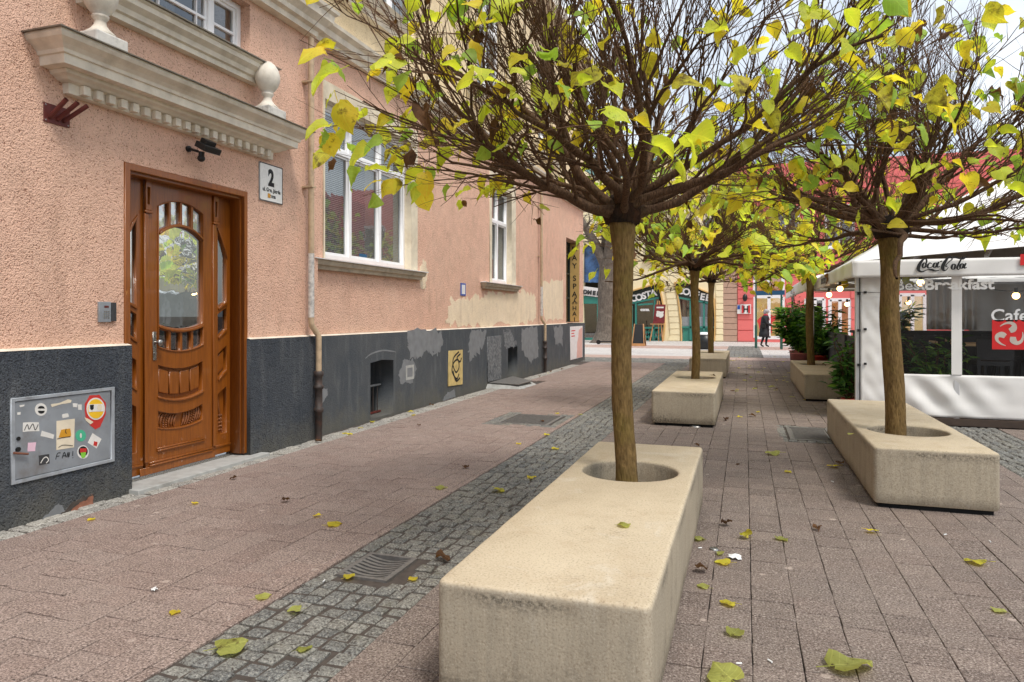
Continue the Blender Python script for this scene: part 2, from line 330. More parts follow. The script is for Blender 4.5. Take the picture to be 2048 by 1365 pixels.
plain('sign_dark', (30, 44, 40), 0.5, var=0.1)
plain('letter_white', (240, 240, 238), 0.5, var=0.02)
plain('green_pole', (46, 92, 78), 0.5, var=0.1)
plain('terracotta', (198, 66, 54), 0.6, var=0.12)
plain('pot_pink', (206, 128, 128), 0.7, var=0.12)
plain('coat', (30, 30, 34), 0.7, var=0.25, scale=10)
plain('skin', (206, 160, 138), 0.6, var=0.05)
plain('hair_grey', (168, 164, 166), 0.8, var=0.15)
plain('scarf', (190, 30, 60), 0.8, var=0.1)
plain('timber', (188, 140, 92), 0.6, var=0.15)
plain('roof_teal', (120, 160, 160), 0.6, var=0.15)
plain('blue_scribble', (70, 104, 150), 0.4, var=0.5, scale=3, grime=(26, 38, 58), gscale=4)
plain('grate_iron', (124, 121, 117), 0.55, 0.4, var=0.25, scale=30, bump=0.2)
plain('shade_black', (10, 10, 10), 0.9, var=0.2)  # near-black stands in for shade in gaps and openings
plain('paper_white', (226, 226, 224), 0.6, var=0.06)
plain('poster_dark', (120, 36, 40), 0.6, var=0.3, scale=6)

# ------------------------------------------------------------------ building blocks
INV = {}
def link(o, parent=None):
    col.objects.link(o)
    if parent is not None:
        o.parent = parent
        if parent.name in INV: o.matrix_parent_inverse = INV[parent.name]
    return o
def tag(o, label=None, cat=None, group=None, kind=None):
    if label: o['label'] = label
    if cat: o['category'] = cat
    if group: o['group'] = group
    if kind: o['kind'] = kind
    return o
def thing(name, label, cat, loc=(0, 0, 0), group=None):
    o = bpy.data.objects.new(name, None); o.location = loc; o.empty_display_size = 0.2; col.objects.link(o)
    INV[o.name] = Matrix.Translation(Vector(loc)).inverted()
    return tag(o, label, cat, group)
def meshobj(name, me, mat=None, parent=None):
    if mat is not None:
        me.materials.clear(); me.materials.append(M[mat])
    return link(bpy.data.objects.new(name, me), parent)

class MB:
    """collects shapes into one mesh"""
    def __init__(s): s.v = []; s.f = []; s.sm = []; s.mi = []; s.tone = None
    def add(s, vs, fs, smooth=False, mi=0):
        o = len(s.v); s.v += [tuple(x) for x in vs]
        for f in fs: s.f.append(tuple(i + o for i in f)); s.sm.append(smooth); s.mi.append(mi)
    def box(s, a, b, mi=0):
        x0, y0, z0 = (min(a[i], b[i]) for i in range(3)); x1, y1, z1 = (max(a[i], b[i]) for i in range(3))
        s.add([(x0, y0, z0), (x1, y0, z0), (x1, y1, z0), (x0, y1, z0), (x0, y0, z1), (x1, y0, z1), (x1, y1, z1), (x0, y1, z1)],
              [(0, 3, 2, 1), (4, 5, 6, 7), (0, 1, 5, 4), (1, 2, 6, 5), (2, 3, 7, 6), (3, 0, 4, 7)], mi=mi)
    def obox(s, a, b, w, h, up=(0, 0, 1)):
        """beam from a to b, w across, h along up"""
        a, b = Vector(a), Vector(b); d = (b - a).normalized(); r = d.cross(Vector(up))
        r = r.normalized() if r.length > 1e-6 else Vector((1, 0, 0)); u = r.cross(d)
        P = []
        for q in (a, b):
            for i, j in ((-1, -1), (1, -1), (1, 1), (-1, 1)): P.append(q + r * (w / 2 * i) + u * (h / 2 * j))
        s.add(P, [(0, 1, 2, 3), (7, 6, 5, 4), (0, 4, 5, 1), (1, 5, 6, 2), (2, 6, 7, 3), (3, 7, 4, 0)])
    def tube(s, pts, rad, n=8, caps=True, smooth=True, mi=0):
        pts = [Vector(p) for p in pts]; m = len(pts)
        if not hasattr(rad, '__len__'): rad = [rad] * m
        ref = None; V = []
        for i, p in enumerate(pts):
            d = (pts[min(i + 1, m - 1)] - pts[max(i - 1, 0)])
            d = d.normalized() if d.length > 1e-9 else Vector((0, 0, 1))
            if ref is None: ref = Vector((1, 0, 0)) if abs(d.x) < 0.8 else Vector((0, 1, 0))
            r = (ref - d * ref.dot(d))
            r = r.normalized() if r.length > 1e-6 else d.orthogonal().normalized()
            ref = r; w = d.cross(r)
            for k in range(n):
                a = 2 * PI * k / n; V.append(p + (r * math.cos(a) + w * math.sin(a)) * rad[i])
        fs = [(i * n + k, i * n + (k + 1) % n, (i + 1) * n + (k + 1) % n, (i + 1) * n + k) for i in range(m - 1) for k in range(n)]
        s.add(V, fs, smooth, mi)
        if caps and n > 2: s.add(V[:n], [tuple(range(n))[::-1]], False, mi); s.add(V[-n:], [tuple(range(n))], False, mi)
    def lathe(s, prof, c, n=20, smooth=True, mi=0):
        V = [(c[0] + r * math.cos(2 * PI * k / n), c[1] + r * math.sin(2 * PI * k / n), c[2] + z) for r, z in prof for k in range(n)]
        m = len(prof)
        s.add(V, [(i * n + k, i * n + (k + 1) % n, (i + 1) * n + (k + 1) % n, (i + 1) * n + k) for i in range(m - 1) for k in range(n)], smooth, mi)
    def ball(s, c, r, n=10, m=6, mi=0):
        r = r if hasattr(r, '__len__') else (r, r, r); V = []
        for i in range(m + 1):
            a = PI * i / m
            for k in range(n): V.append((c[0] + r[0] * math.sin(a) * math.cos(2 * PI * k / n), c[1] + r[1] * math.sin(a) * math.sin(2 * PI * k / n), c[2] - r[2] * math.cos(a)))
        s.add(V, [(i * n + k, i * n + (k + 1) % n, (i + 1) * n + (k + 1) % n, (i + 1) * n + k) for i in range(m) for k in range(n)], True, mi)
    def quad(s, *p): s.add(p, [tuple(range(len(p)))])
    def mesh(s, name):
        me = bpy.data.meshes.new(name); me.from_pydata(s.v, [], s.f); me.polygons.foreach_set('use_smooth', s.sm)
        me.polygons.foreach_set('material_index', s.mi)
        if s.tone is not None:
            at = me.attributes.new('tone', 'FLOAT', 'POINT'); at.data.foreach_set('value', s.tone)
        me.update(); return me
    def build(s, name, mat, parent=None, kind=None):
        o = meshobj(name, s.mesh(name), mat, parent)
        if kind: o['kind'] = kind
        return o
def boxo(name, a, b, mat, parent=None, bev=0.0):
    m = MB(); m.box(a, b)
    o = m.build(name, mat, parent)
    if bev: bevel(o, bev)
    return o
def bevel(o, w, seg=2, ang=40):
    bm = bmesh.new(); bm.from_mesh(o.data); bmesh.ops.remove_doubles(bm, verts=bm.verts, dist=1e-5)
    es = [e for e in bm.edges if len(e.link_faces) == 2 and e.calc_face_angle(0) > math.radians(ang)]
    bmesh.ops.bevel(bm, geom=es, offset=w, segments=seg, affect='EDGES', profile=0.5, clamp_overlap=True)
    bmesh.ops.recalc_face_normals(bm, faces=bm.faces); bm.to_mesh(o.data); bm.free(); return o

# flat shapes: (a, b) in a plane -> world
def P_facade(X): return Matrix(((0, 0, 1, X), (1, 0, 0, 0), (0, 1, 0, 0), (0, 0, 0, 1)))      # a -> Y, b -> Z, out -> +X
def P_cross(Y): return Matrix(((1, 0, 0, 0), (0, 0, -1, Y), (0, 1, 0, 0), (0, 0, 0, 1)))       # a -> X, b -> Z, out -> -Y
def P_west(X): return Matrix(((0, 0, -1, X), (-1, 0, 0, 0), (0, 1, 0, 0), (0, 0, 0, 1)))       # a -> -Y, b -> Z, out -> -X
def P_floor(Z): return Matrix(((1, 0, 0, 0), (0, 1, 0, 0), (0, 0, 1, Z), (0, 0, 0, 1)))
def from_curve(cu, T):
    o = bpy.data.objects.new('tmp', cu)
    me = bpy.data.meshes.new_from_object(o)
    bpy.data.objects.remove(o); bpy.data.curves.remove(cu); me.transform(T); return me
def sheet(name, loops, T, t, mat, parent=None, bev=0.0):
    """plate with holes: loops of (a, b); its back lies on the plane, it is t thick towards the viewer"""
    cu = bpy.data.curves.new('c', 'CURVE'); cu.dimensions = '2D'; cu.fill_mode = 'BOTH'; cu.extrude = max(t / 2 - bev, 0.0005); cu.bevel_depth = bev; cu.bevel_resolution = 1
    if bev: cu.offset = -bev
    for lp in loops:
        sp = cu.splines.new('POLY'); sp.points.add(len(lp) - 1); sp.use_cyclic_u = True
        for i, (a, b) in enumerate(lp): sp.points[i].co = (a, b, 0, 1)
    me = from_curve(cu, T @ Matrix.Translation((0, 0, t / 2)))
    return meshobj(name, me, mat, parent)
def text(name, s, T, size, mat, parent=None, bold=0.0, t=0.003, align='LEFT', sx=1.0, space=1.0, shear=0.0):
    cu = bpy.data.curves.new('t', 'FONT'); cu.body = s; cu.size = size; cu.extrude = t / 2; cu.offset = bold; cu.align_x = align; cu.space_character = space; cu.shear = shear
    me = from_curve(cu, T @ Matrix.Translation((0, 0, t / 2)) @ Matrix.Diagonal((sx, 1, 1, 1)))
    return meshobj(name, me, mat, parent)
def rect(a0, b0, a1, b1): return [(a0, b0), (a1, b0), (a1, b1), (a0, b1)]
def arc(cx, cy, rx, ry, a0, a1, n): return [(cx + rx * math.cos(math.radians(a0 + (a1 - a0) * i / n)), cy + ry * math.sin(math.radians(a0 + (a1 - a0) * i / n))) for i in range(n + 1)]
def smooth_path(pts, k=6):
    out = []; n = len(pts)
    for i in range(n - 1):
        p0, p1, p2, p3 = pts[max(i - 1, 0)], pts[i], pts[i + 1], pts[min(i + 2, n - 1)]
        for j in range(k):
            t = j / k
            out.append(tuple(0.5 * (2 * b + (c - a) * t + (2 * a - 5 * b + 4 * c - d) * t * t + (3 * b - a - 3 * c + d) * t ** 3) for a, b, c, d in zip(p0, p1, p2, p3)))
    out.append(tuple(pts[-1])); return out
def ribbons(name, strokes, T, mat, parent=None, k=6, t=0.0):
    """brush strokes [(a, b, width), ...] as flat ribbons"""
    m = MB()
    for si, st in enumerate(strokes):
        q = smooth_path(st, k); V = []
        for i, (a, b, w) in enumerate(q):
            a0, b0, _ = q[max(i - 1, 0)]; a1, b1, _ = q[min(i + 1, len(q) - 1)]
            dx, dy = a1 - a0, b1 - b0; L = math.hypot(dx, dy) or 1; w = abs(w)
            V += [T @ Vector((a - dy / L * w / 2, b + dx / L * w / 2, t + 0.0006 * si)), T @ Vector((a + dy / L * w / 2, b - dx / L * w / 2, t + 0.0006 * si))]
        m.add(V, [(2 * i, 2 * i + 1, 2 * i + 3, 2 * i + 2) for i in range(len(q) - 1)])
    return m.build(name, mat, parent)
def ragged(loop, amp, seed=0, sub=5):
    """rough outline round a few corner points"""
    out = []; n = len(loop)
    for i in range(n):
        a, b = loop[i], loop[(i + 1) % n]
        for j in range(sub):
            t = j / sub; x = a[0] + (b[0] - a[0]) * t; y = a[1] + (b[1] - a[1]) * t
            q = noise.noise_vector(Vector((x * 9 + seed, y * 9, seed))) + noise.noise_vector(Vector((x * 31 + seed, y * 31, seed))) + 0.5 * noise.noise_vector(Vector((x * 80 + seed, y * 80, seed))); out.append((x + q.x * amp, y + q.y * amp))
    return out
def copy_tree(o, loc, rz=0.0, parent=None):
    c = o.copy(); col.objects.link(c); INV[c.name] = INV.get(o.name, Matrix())
    if parent is None: c.location = loc; c.rotation_euler = (0, 0, rz)
    else: c.parent = parent
    for ch in list(o.children): copy_tree(ch, None, 0, c)
    return c

# ================================================================== GROUND
def plane(name, x0, y0, x1, y1, z, mat, kind='structure'):
    m = MB(); m.quad((x0, y0, z), (x1, y0, z), (x1, y1, z), (x0, y1, z)); return m.build(name, mat, None, kind)
plane('ground', -400, -400, 400, 400, -0.05, 'mortar_dark')

def unit(m, x0, y0, x1, y1, z, ch, sk=None):
    """one paving unit: chamfered top and short sides; sk jitters the corners"""
    q = sk or [0] * 8
    lo = [(x0 + q[0], y0 + q[1]), (x1 + q[2], y0 + q[3]), (x1 + q[4], y1 + q[5]), (x0 + q[6], y1 + q[7])]
    cx, cy = (x0 + x1) / 2, (y0 + y1) / 2
    k = 1 - ch * 2 / min(x1 - x0, y1 - y0)
    hi = [(cx + (a - cx) * k, cy + (b - cy) * k) for a, b in lo]
    V = [(a, b, z - 0.03) for a, b in lo] + [(a, b, z - ch * 0.7) for a, b in lo] + [(a, b, z) for a, b in hi]
    m.add(V, [(0, 1, 5, 4), (1, 2, 6, 5), (2, 3, 7, 6), (3, 0, 4, 7), (4, 5, 9, 8), (5, 6, 10, 9), (6, 7, 11, 10), (7, 4, 8, 11), (8, 9, 10, 11)])
    return len(V)
def paved(name, single, mass, cells, mat, bedz, bounds, ch, seed, top=300, blocked=lambda x, y: False, hole=None):
    """a bed sheet with the units laid on it: the nearest in view as objects, the rest as one part"""
    rg = random.Random(seed)
    if hole:                                            # leave the drain open
        a, b, c, d = bounds; h = hole; m = MB()
        for r in ((a, b, c, h[1]), (a, h[3], c, d), (a, h[1], h[0], h[3]), (h[2], h[1], c, h[3])): m.quad((r[0], r[1], bedz), (r[2], r[1], bedz), (r[2], r[3], bedz), (r[0], r[3], bedz))
        bed = m.build(name, 'mortar_dark', None, 'structure')
    else: bed = plane(name, *bounds, bedz, 'mortar_dark')
    seen = []
    for c in cells:
        x, y = (c[0] + c[2]) / 2, (c[1] + c[3]) / 2
        if blocked(x, y): continue
        if hole and c[0] < hole[2] - 0.004 and c[2] > hole[0] + 0.004 and c[1] < hole[3] - 0.004 and c[3] > hole[1] + 0.004: continue
        d = depth(x, y)
        u = CX + F * (x * CS + y * SN) / d if d > 0.3 else -999; v = HV + F * EYE / d if d > 0.3 else 9999
        vis = -40 < u < 2090 and v < 1400
        seen.append((0 if vis else 1, d, c))
    seen.sort(key=lambda s: (s[0], s[1]))
    protos = []
    w, l = cells[0][2] - cells[0][0], cells[0][3] - cells[0][1]
    big = MB(); tones = []; n = 0
    cache = {}
    for far, d, c in seen:
        x0, y0, x1, y1 = c[:4]; jit = c[4] if len(c) > 4 else 0.0
        sk = [rg.uniform(-jit, jit) for _ in range(8)] if jit else None
        dz = rg.uniform(-0.0026, 0.0022) * (2.2 if jit > 0.003 else 1)
        if n < top and not far:
            key = (round(x1 - x0, 3), round(y1 - y0, 3), rg.randrange(12) if jit else 0)
            if key not in cache:
                m = MB(); k = unit(m, -(x1 - x0) / 2, -(y1 - y0) / 2, (x1 - x0) / 2, (y1 - y0) / 2, 0, ch, sk); m.tone = [0.0] * k; cache[key] = m.mesh(single); cache[key].materials.append(M[mat])
            o = bpy.data.objects.new(single, cache[key]); col.objects.link(o); o.parent = bed
            o.location = ((x0 + x1) / 2, (y0 + y1) / 2, dz); o.rotation_euler = (rg.uniform(-1, 1) * 0.006, rg.uniform(-1, 1) * 0.006, rg.uniform(-1, 1) * 0.006)
            n += 1
        else:
            k = unit(big, x0, y0, x1, y1, dz, ch, sk); tones += [rg.random()] * k
    if big.v: big.tone = tones; big.build(mass, mat, bed, 'stuff')
    return bed
def bond(x0, x1, y0, y1, w, l, gap, seed):
    rg = random.Random(seed); out = []; i = 0; x = x0
    while x < x1 - 0.03:
        y = y0 - l * ((i * 0.5) % 1) - rg.uniform(0, 0.03); xe = min(x + w, x1)
        while y < y1:
            ll = l if rg.random() > 0.05 else l * 0.5
            a, b = max(y, y0), min(y + ll, y1)
            if b - a > 0.06: out.append((x + gap / 2, a + gap / 2, xe - gap / 2, b - gap / 2, 0.0026))
            y += ll
        x += w; i += 1
    return out
def setts(x0, x1, y0, y1, s, gap, seed, along='x'):
    """uneven rows of cubes; rows run across the strip"""
    rg = random.Random(seed); out = []; y = y0
    while y < y1:
        h = s * rg.uniform(0.86, 1.1); x = x0 - 0.0; n = max(2, round((x1 - x0) / s)); ws = [rg.uniform(0.8, 1.2) for _ in range(n)]; k = (x1 - x0) / sum(ws)
        for q in ws:
            q *= k; dy = rg.uniform(-0.012, 0.012); out.append((x + gap / 2, y + gap / 2 + dy, x + q - gap / 2, y + h - gap / 2 + dy, s * 0.07)); x += q
        y += h
    return out
WALLX = -4.75
LS0, LS1 = -2.27, -1.57                                # drainage strip of setts on the left
RS0, RS1 = 2.35, 3.05                                   # and on the right
GR = (-2.17, 3.40, -1.85, 3.78)                         # storm drain
C1 = (-3.17, 8.85, -2.46, 9.75)                         # access cover in the walkway
C2 = (0.5, 8.75, 1.0, 9.75)
inb = lambda b, p=0.0: (lambda x, y: b[0] - p < x < b[2] + p and b[1] - p < y < b[3] + p)
c1b, c2b, grb = inb(C1, 0.12), inb(C2, 0.1), inb(GR, 0.02)
hatchb = inb((-4.95, 13.0, -4.15, 14.75))
PL = [(-1.10, 2.40, -0.30, 5.45), (0.92, 5.86, 1.74, 9.05), (-1.17, 9.32, -0.36, 12.75), (-1.22, 16.6, -0.40, 20.4), (0.94, 12.72, 1.76, 16.5)]
inplanter = lambda x, y: any(p[0] + 0.1 < x < p[2] - 0.1 and p[1] + 0.15 < y < p[3] - 0.15 for p in PL)
paved('brick_walkway', 'paver', 'paver_field', bond(-4.53, LS0, 1.2, 21.4, 0.2, 0.2, 0.004, 1), 'brick_paver', -0.014, (-4.53, 1.2, LS0, 21.4), 0.0028, 11,
      blocked=lambda x, y: c1b(x, y) or hatchb(x, y))
paved('brick_path', 'paver', 'paver_field', bond(LS1, RS0, 1.0, 23.6, 0.2, 0.2, 0.004, 2), 'brick_paver_dark', -0.0145, (LS1, 1.0, RS0, 23.6), 0.0028, 12,
      blocked=lambda x, y: c2b(x, y) or inplanter(x, y))
paved('brick_terrace', 'paver', 'paver_field', bond(RS1, 9.0, 4.0, 10.4, 0.2, 0.2, 0.004, 3), 'brick_paver_dark', -0.015, (RS1, 4.0, 9.0, 10.4), 0.004, 13, top=60)
paved('sett_gutter', 'sett', 'sett_field', setts(LS0, LS1, 1.2, 21.4, 0.1, 0.014, 4), 'granite_sett', -0.012, (LS0, 1.2, LS1, 21.4), 0.012, 14, hole=GR)
paved('sett_terrace', 'sett', 'sett_field', setts(RS0, RS1, 4.0, 10.4, 0.1, 0.014, 5), 'granite_sett', -0.0125, (RS0, 4.0, RS1, 10.4), 0.012, 15, top=200)
paved('sett_wall_edge', 'sett', 'sett_field', setts(-4.80, -4.53, 1.5, 19.8, 0.135, 0.012, 6), 'pale_sett', -0.013, (-5.0, 1.2, -4.53, 21.4), 0.012, 16, top=220, blocked=hatchb)
paved('sett_crossing', 'sett', 'sett_field', setts(-9, LS1, 21.4, 23.6, 0.12, 0.012, 7), 'granite_sett', -0.0125, (-12, 21.4, LS1, 23.6), 0.012, 17, top=1)
def ring(b, p): return [(x, y, x + 0.095, y + 0.095, 0.006) for i in range(60) for j in range(60) for x, y in [(b[0] - p + 0.1 * i, b[1] - p + 0.1 * j)] if x < b[2] + p - 0.05 and y < b[3] + p - 0.05 and not inb(b)(x + 0.05, y + 0.05)]
m_ = paved('cover_surround', 'sett', 'sett_field', ring(C1, 0.16), 'granite_sett', -0.0118, (C1[0] - 0.16, C1[1] - 0.16, C1[2] + 0.16, C1[3] + 0.16), 0.01, 18, top=60)
m_ = paved('cover_surround', 'sett', 'sett_field', ring(C2, 0.12), 'granite_sett', -0.0117, (C2[0] - 0.12, C2[1] - 0.12, C2[2] + 0.12, C2[3] + 0.12), 0.01, 19, top=40)
# the street that crosses at the end: paving bands
plane('street', -60, 23.6, 60, 39.6, -0.012, 'pink_slab')
def slabs(name, x0, x1, y0, y1, w, l, mat, z, seed):
    m = MB(); rg = random.Random(seed); t = []; i = 0; y = y0
    while y < y1 - 0.01:
        x = x0 - l * 0.5 * (i % 2)
        while x < x1: k = unit(m, x + 0.005, y + 0.005, x + l - 0.005, min(y + w, y1) - 0.005, z, 0.003); t += [rg.random()] * k; x += l
        y += w; i += 1
    m.tone = t; o = m.build(name, mat, None, 'structure'); return o
slabs('street_paving', -14, 14, 25.2, 30.6, 0.9, 1.35, 'pale_slab', 0.0, 21)
slabs('street_paving', -14, 3.4, 30.6, 33.6, 0.5, 0.8, 'pink_slab', -0.001, 22)
slabs('far_pavement', -14, 14, 33.6, 39.4, 0.6, 0.9, 'pale_slab', 0.001, 23)
slabs('street_paving', -14, 14, 23.6, 25.2, 0.4, 0.6, 'pink_slab', -0.001, 24)
m_ = paved('sett_crossing', 'sett', 'sett_field', setts(-0.7, 0.6, 25.0, 33.6, 0.16, 0.012, 8), 'granite_sett', 0.0015, (-0.7, 25.0, 0.6, 33.6), 0.008, 25, top=1)
for o in list(m_.children):
    for vtx in o.data.vertices: vtx.co.z += 0.012

# storm drain with bowed bars, sunk between the setts
x0, y0, x1, y1 = GR
t_ = thing('storm_drain', 'cast iron storm drain grate with curved slots in the sett gutter', 'drain', ((x0 + x1) / 2, (y0 + y1) / 2, 0))
m = MB()
for a, b in (((x0, y0), (x0 + 0.03, y1)), ((x1 - 0.03, y0), (x1, y1)), ((x0 + 0.03, y0), (x1 - 0.03, y0 + 0.025)), ((x0 + 0.03, y1 - 0.025), (x1 - 0.03, y1))):
    m.box((a[0], a[1], -0.03), (b[0], b[1], 0.002))
m.build('frame', 'grate_iron', t_)
boxo('sump', (x0 + 0.03, y0 + 0.025, -0.049), (x1 - 0.03, y1 - 0.025, -0.042), 'shade_black', t_)  # black plate in place of the shaded depth below the bars
sag = lambda s: -0.006 - 0.022 * math.sin(PI * s)
for i in range(8):
    yy = y0 + 0.05 + (y1 - y0 - 0.10) * i / 7; m = MB()
    P = [(x0 + 0.028 + (x1 - x0 - 0.056) * j / 10, yy, sag(j / 10)) for j in range(11)]
    for j in range(10): m.obox(P[j], P[j + 1], 0.021, 0.018)
    m.build('bar', 'grate_iron', t_)
def cover(b, label, stripes, name='access_cover'):
    x0, y0, x1, y1 = b
    t_ = thing(name, label, 'manhole cover', ((x0 + x1) / 2, (y0 + y1) / 2, 0))
    m = MB()
    for a, c in (((x0, y0), (x0 + 0.04, y1)), ((x1 - 0.04, y0), (x1, y1)), ((x0 + 0.04, y0), (x1 - 0.04, y0 + 0.04)), ((x0 + 0.04, y1 - 0.04), (x1 - 0.04, y1))): m.box((a[0], a[1], -0.04), (c[0], c[1], 0.001))
    m.build('frame', 'grate_iron', t_)
    boxo('lid', (x0 + 0.045, y0 + 0.045, -0.03), (x1 - 0.045, y1 - 0.045, -0.008), 'grate_iron', t_)
    for i in range(stripes):
        yy = y0 + 0.07 + (y1 - y0 - 0.14) * i / (stripes - 1); boxo('rib', (x0 + 0.06, yy - 0.008, -0.008), (x1 - 0.06, yy + 0.008, 0.0), 'grate_iron', t_)
cover(C1, 'ribbed iron access cover framed by setts in the walkway', 16)
cover(C2, 'ribbed iron access cover beside the right hand planter', 18)

# cellar hatch at the wall foot: low plinth of concrete with a steel lid
t_ = thing('cellar_hatch', 'low concrete cellar hatch with dark steel lid at the wall foot', 'hatch', (-4.5, 13.8, 0))
m = MB(); m.add([(-4.86, 12.95, -0.02), (-4.12, 12.95, -0.02), (-4.12, 14.1, -0.02), (-4.86, 14.8, -0.02), (-4.86, 13.05, 0.07), (-4.24, 13.03, 0.06), (-4.24, 13.95, 0.06), (-4.86, 14.7, 0.07)],
                [(4, 5, 6, 7), (0, 1, 5, 4), (1, 2, 6, 5), (2, 3, 7, 6), (3, 0, 4, 7)]); m.build('kerb', 'threshold', t_)
m = MB(); m.add([(-4.84, 13.1, 0.085), (-4.2, 13.0, 0.075), (-4.16, 13.85, 0.075), (-4.84, 14.6, 0.085), (-4.84, 13.1, 0.1), (-4.2, 13.0, 0.09), (-4.16, 13.85, 0.09), (-4.84, 14.6, 0.1)],
                [(4, 5, 6, 7), (0, 1, 5, 4), (1, 2, 6, 5), (2, 3, 7, 6), (3, 0, 4, 7), (3, 2, 1, 0)]); m.build('lid', 'grate_iron', t_)
for i, (u, v, r, lab) in enumerate([(1391, 853, 0.085, 'round recessed uplight in front of the second planter'), (1428, 1100, 0.028, 'small round metal stud in the paving beside the near planter')]):
    x, y = onZ(u, v); m = MB()
    m.lathe([(0, 0.012), (r * 0.7, 0.012), (r * 0.78, 0.006)], (x, y, 0), 24)
    t_ = thing('ground_light' if i == 0 else 'metal_stud', lab, 'light' if i == 0 else 'stud', (x, y, 0)); m.build('lens', 'paper_white' if i == 0 else 'steel', t_)
    m = MB(); m.lathe([(r * 0.75, -0.01), (r * 0.78, 0.013), (r, 0.008), (r * 1.02, -0.01)], (x, y, 0), 24); m.build('rim', 'steel', t_)

# ================================================================== PLANTERS
def planter(b, hole, label, idx):
    x0, y0, x1, y1 = b; H = 0.455; zb = 0.035; R = 0.035; e = 0.022
    t_ = thing('planter', label, 'planter', ((x0 + x1) / 2, (y0 + y1) / 2, 0), 'concrete tree planters along the path')
    pts = []; nr = []
    for cx, cy, a0 in ((x1 - R, y1 - R, 0), (x0 + R, y1 - R, 90), (x0 + R, y0 + R, 180), (x1 - R, y0 + R, 270)):
        for i in range(6):
            a = math.radians(a0 + 18 * i); pts.append((cx + R * math.cos(a), cy + R * math.sin(a))); nr.append((math.cos(a), math.sin(a)))
    full = []; fn = []
    for i in range(len(pts)):
        p, q = pts[i], pts[(i + 1) % len(pts)]; L = math.dist(p, q); k = max(1, int(L / 0.09))
        for j in range(k): full.append((p[0] + (q[0] - p[0]) * j / k, p[1] + (q[1] - p[1]) * j / k)); fn.append(nr[i] if j == 0 or i % 6 == 5 else nr[i])
    n = len(full); hx, hy, hr = hole
    ang = [math.atan2(p[1] - hy, p[0] - hx) for p in full]
    rg = random.Random(idx); wob = lambda x, y, z: noise.noise(Vector((x * 7, y * 7, z * 7 + idx))) * 0.0025
    rows = []
    def outer(inset, z): rows.append([(p[0] - q[0] * inset + q[0] * wob(p[0], p[1], z), p[1] - q[1] * inset + q[1] * wob(p[0], p[1], z), z + wob(p[1], p[0], z) * 0.8) for p, q in zip(full, fn)])
    outer(0.012, zb); outer(0.0, zb + 0.015)
    for z in (0.12, 0.22, 0.32): outer(0.0, z)
    for i in range(6): a = math.radians(90 * i / 5); outer(e * (1 - math.cos(a)), H - e + e * math.sin(a))
    def circ(r, z): rows.append([(hx + r * math.cos(a), hy + r * math.sin(a), z) for a in ang])
    for w in (0.35, 0.7):
        rows.append([((1 - w) * (p[0] - q[0] * e) + w * (hx + (hr + 0.02) * math.cos(a)), (1 - w) * (p[1] - q[1] * e) + w * (hy + (hr + 0.02) * math.sin(a)), H + wob(p[0] * (1 - w), p[1], w)) for p, q, a in zip(full, fn, ang)])
    circ(hr + 0.018, H); circ(hr + 0.006, H - 0.004); circ(hr, H - 0.016); circ(hr - 0.004, 0.12)
    m = MB(); V = [v for r in rows for v in r]
    m.add(V, [(i * n + k, i * n + (k + 1) % n, (i + 1) * n + (k + 1) % n, (i + 1) * n + k) for i in range(len(rows) - 1) for k in range(n)], True)
    o = m.build('body', 'planter_concrete', t_)
    boxo('base', (x0 + 0.035, y0 + 0.035, -0.01), (x1 - 0.035, y1 - 0.035, zb + 0.01), 'shade_black', t_)  # recessed base, the shadow gap under the body put in as near-black
    m = MB(); m.lathe([(0, 0.3), (hr * 0.5, 0.29), (hr - 0.003, 0.27)], (hx, hy, 0), 28); m.build('soil', 'soil', t_)
TREES = [(-0.715, 4.46), (1.22, 6.72), (-0.75, 11.45), (-0.86, 19.2), (1.27, 15.35)]
planter(PL[0], (-0.70, 4.49, 0.30), 'long beige concrete planter closest to the viewer, filling the bottom centre', 1)
planter(PL[1], (1.33, 6.80, 0.31), 'beige concrete planter in front of the white cafe tent', 2)
planter(PL[2], (-0.75, 11.5, 0.31), 'concrete planter directly behind the near one, second in the left row', 3)
planter(PL[3], (-0.81, 19.2, 0.31), 'farthest concrete planter in the left row, by the cross street', 4)
planter(PL[4], (1.35, 15.3, 0.31), 'concrete planter beside the laurel bushes, far end of the right row', 5)

# ================================================================== PINK BUILDING
WA, WB = -4.80, -4.92                     # wall planes: door bay, and the wall beyond the first downpipe
PA, PB = -4.745, -4.865                   # plinth faces
bld = thing('townhouse', 'pink stucco townhouse with dark grey plinth along the left of the street', 'building', (-6, 8, 0))
B = lambda *a, **k: boxo(*a, parent=bld, **k)
def wallsheet(name, loops, X, t, mat, parent=bld): return sheet(name, loops, P_facade(X - t), t, mat, parent)
DY0, DY1, DZ = 4.41, 5.90, 2.70
wallsheet('wall', [[(-3.0, 1.21), (DY0, 1.21), (DY0, DZ), (DY1, DZ), (DY1, 1.21), (7.14, 1.21), (7.14, 4.66), (-3.0, 4.66)], rect(4.1, 4.03, 5.94, 4.62)], WA, 0.28, 'pink_stucco')
W1 = (7.45, 2.15, 9.80, 4.12); W2 = (13.45, 2.12, 14.72, 4.12); SPA = (19.75, 1.215, 21.5, 3.70)
wallsheet('wall', [rect(7.145, 1.21, 22.0, 4.78), rect(*W1), rect(*W2), rect(*SPA)], WB, 0.33, 'pink_stucco')
boxo('wall', (WA - 0.28, 7.14 - 0.004, 0), (WB - 0.33, 7.139, 4.6), 'pink_stucco', bld)
boxo('wall', (-14, 21.98, 0.0), (WB - 0.335, 22.0, 9.0), 'cream_stucco', bld)
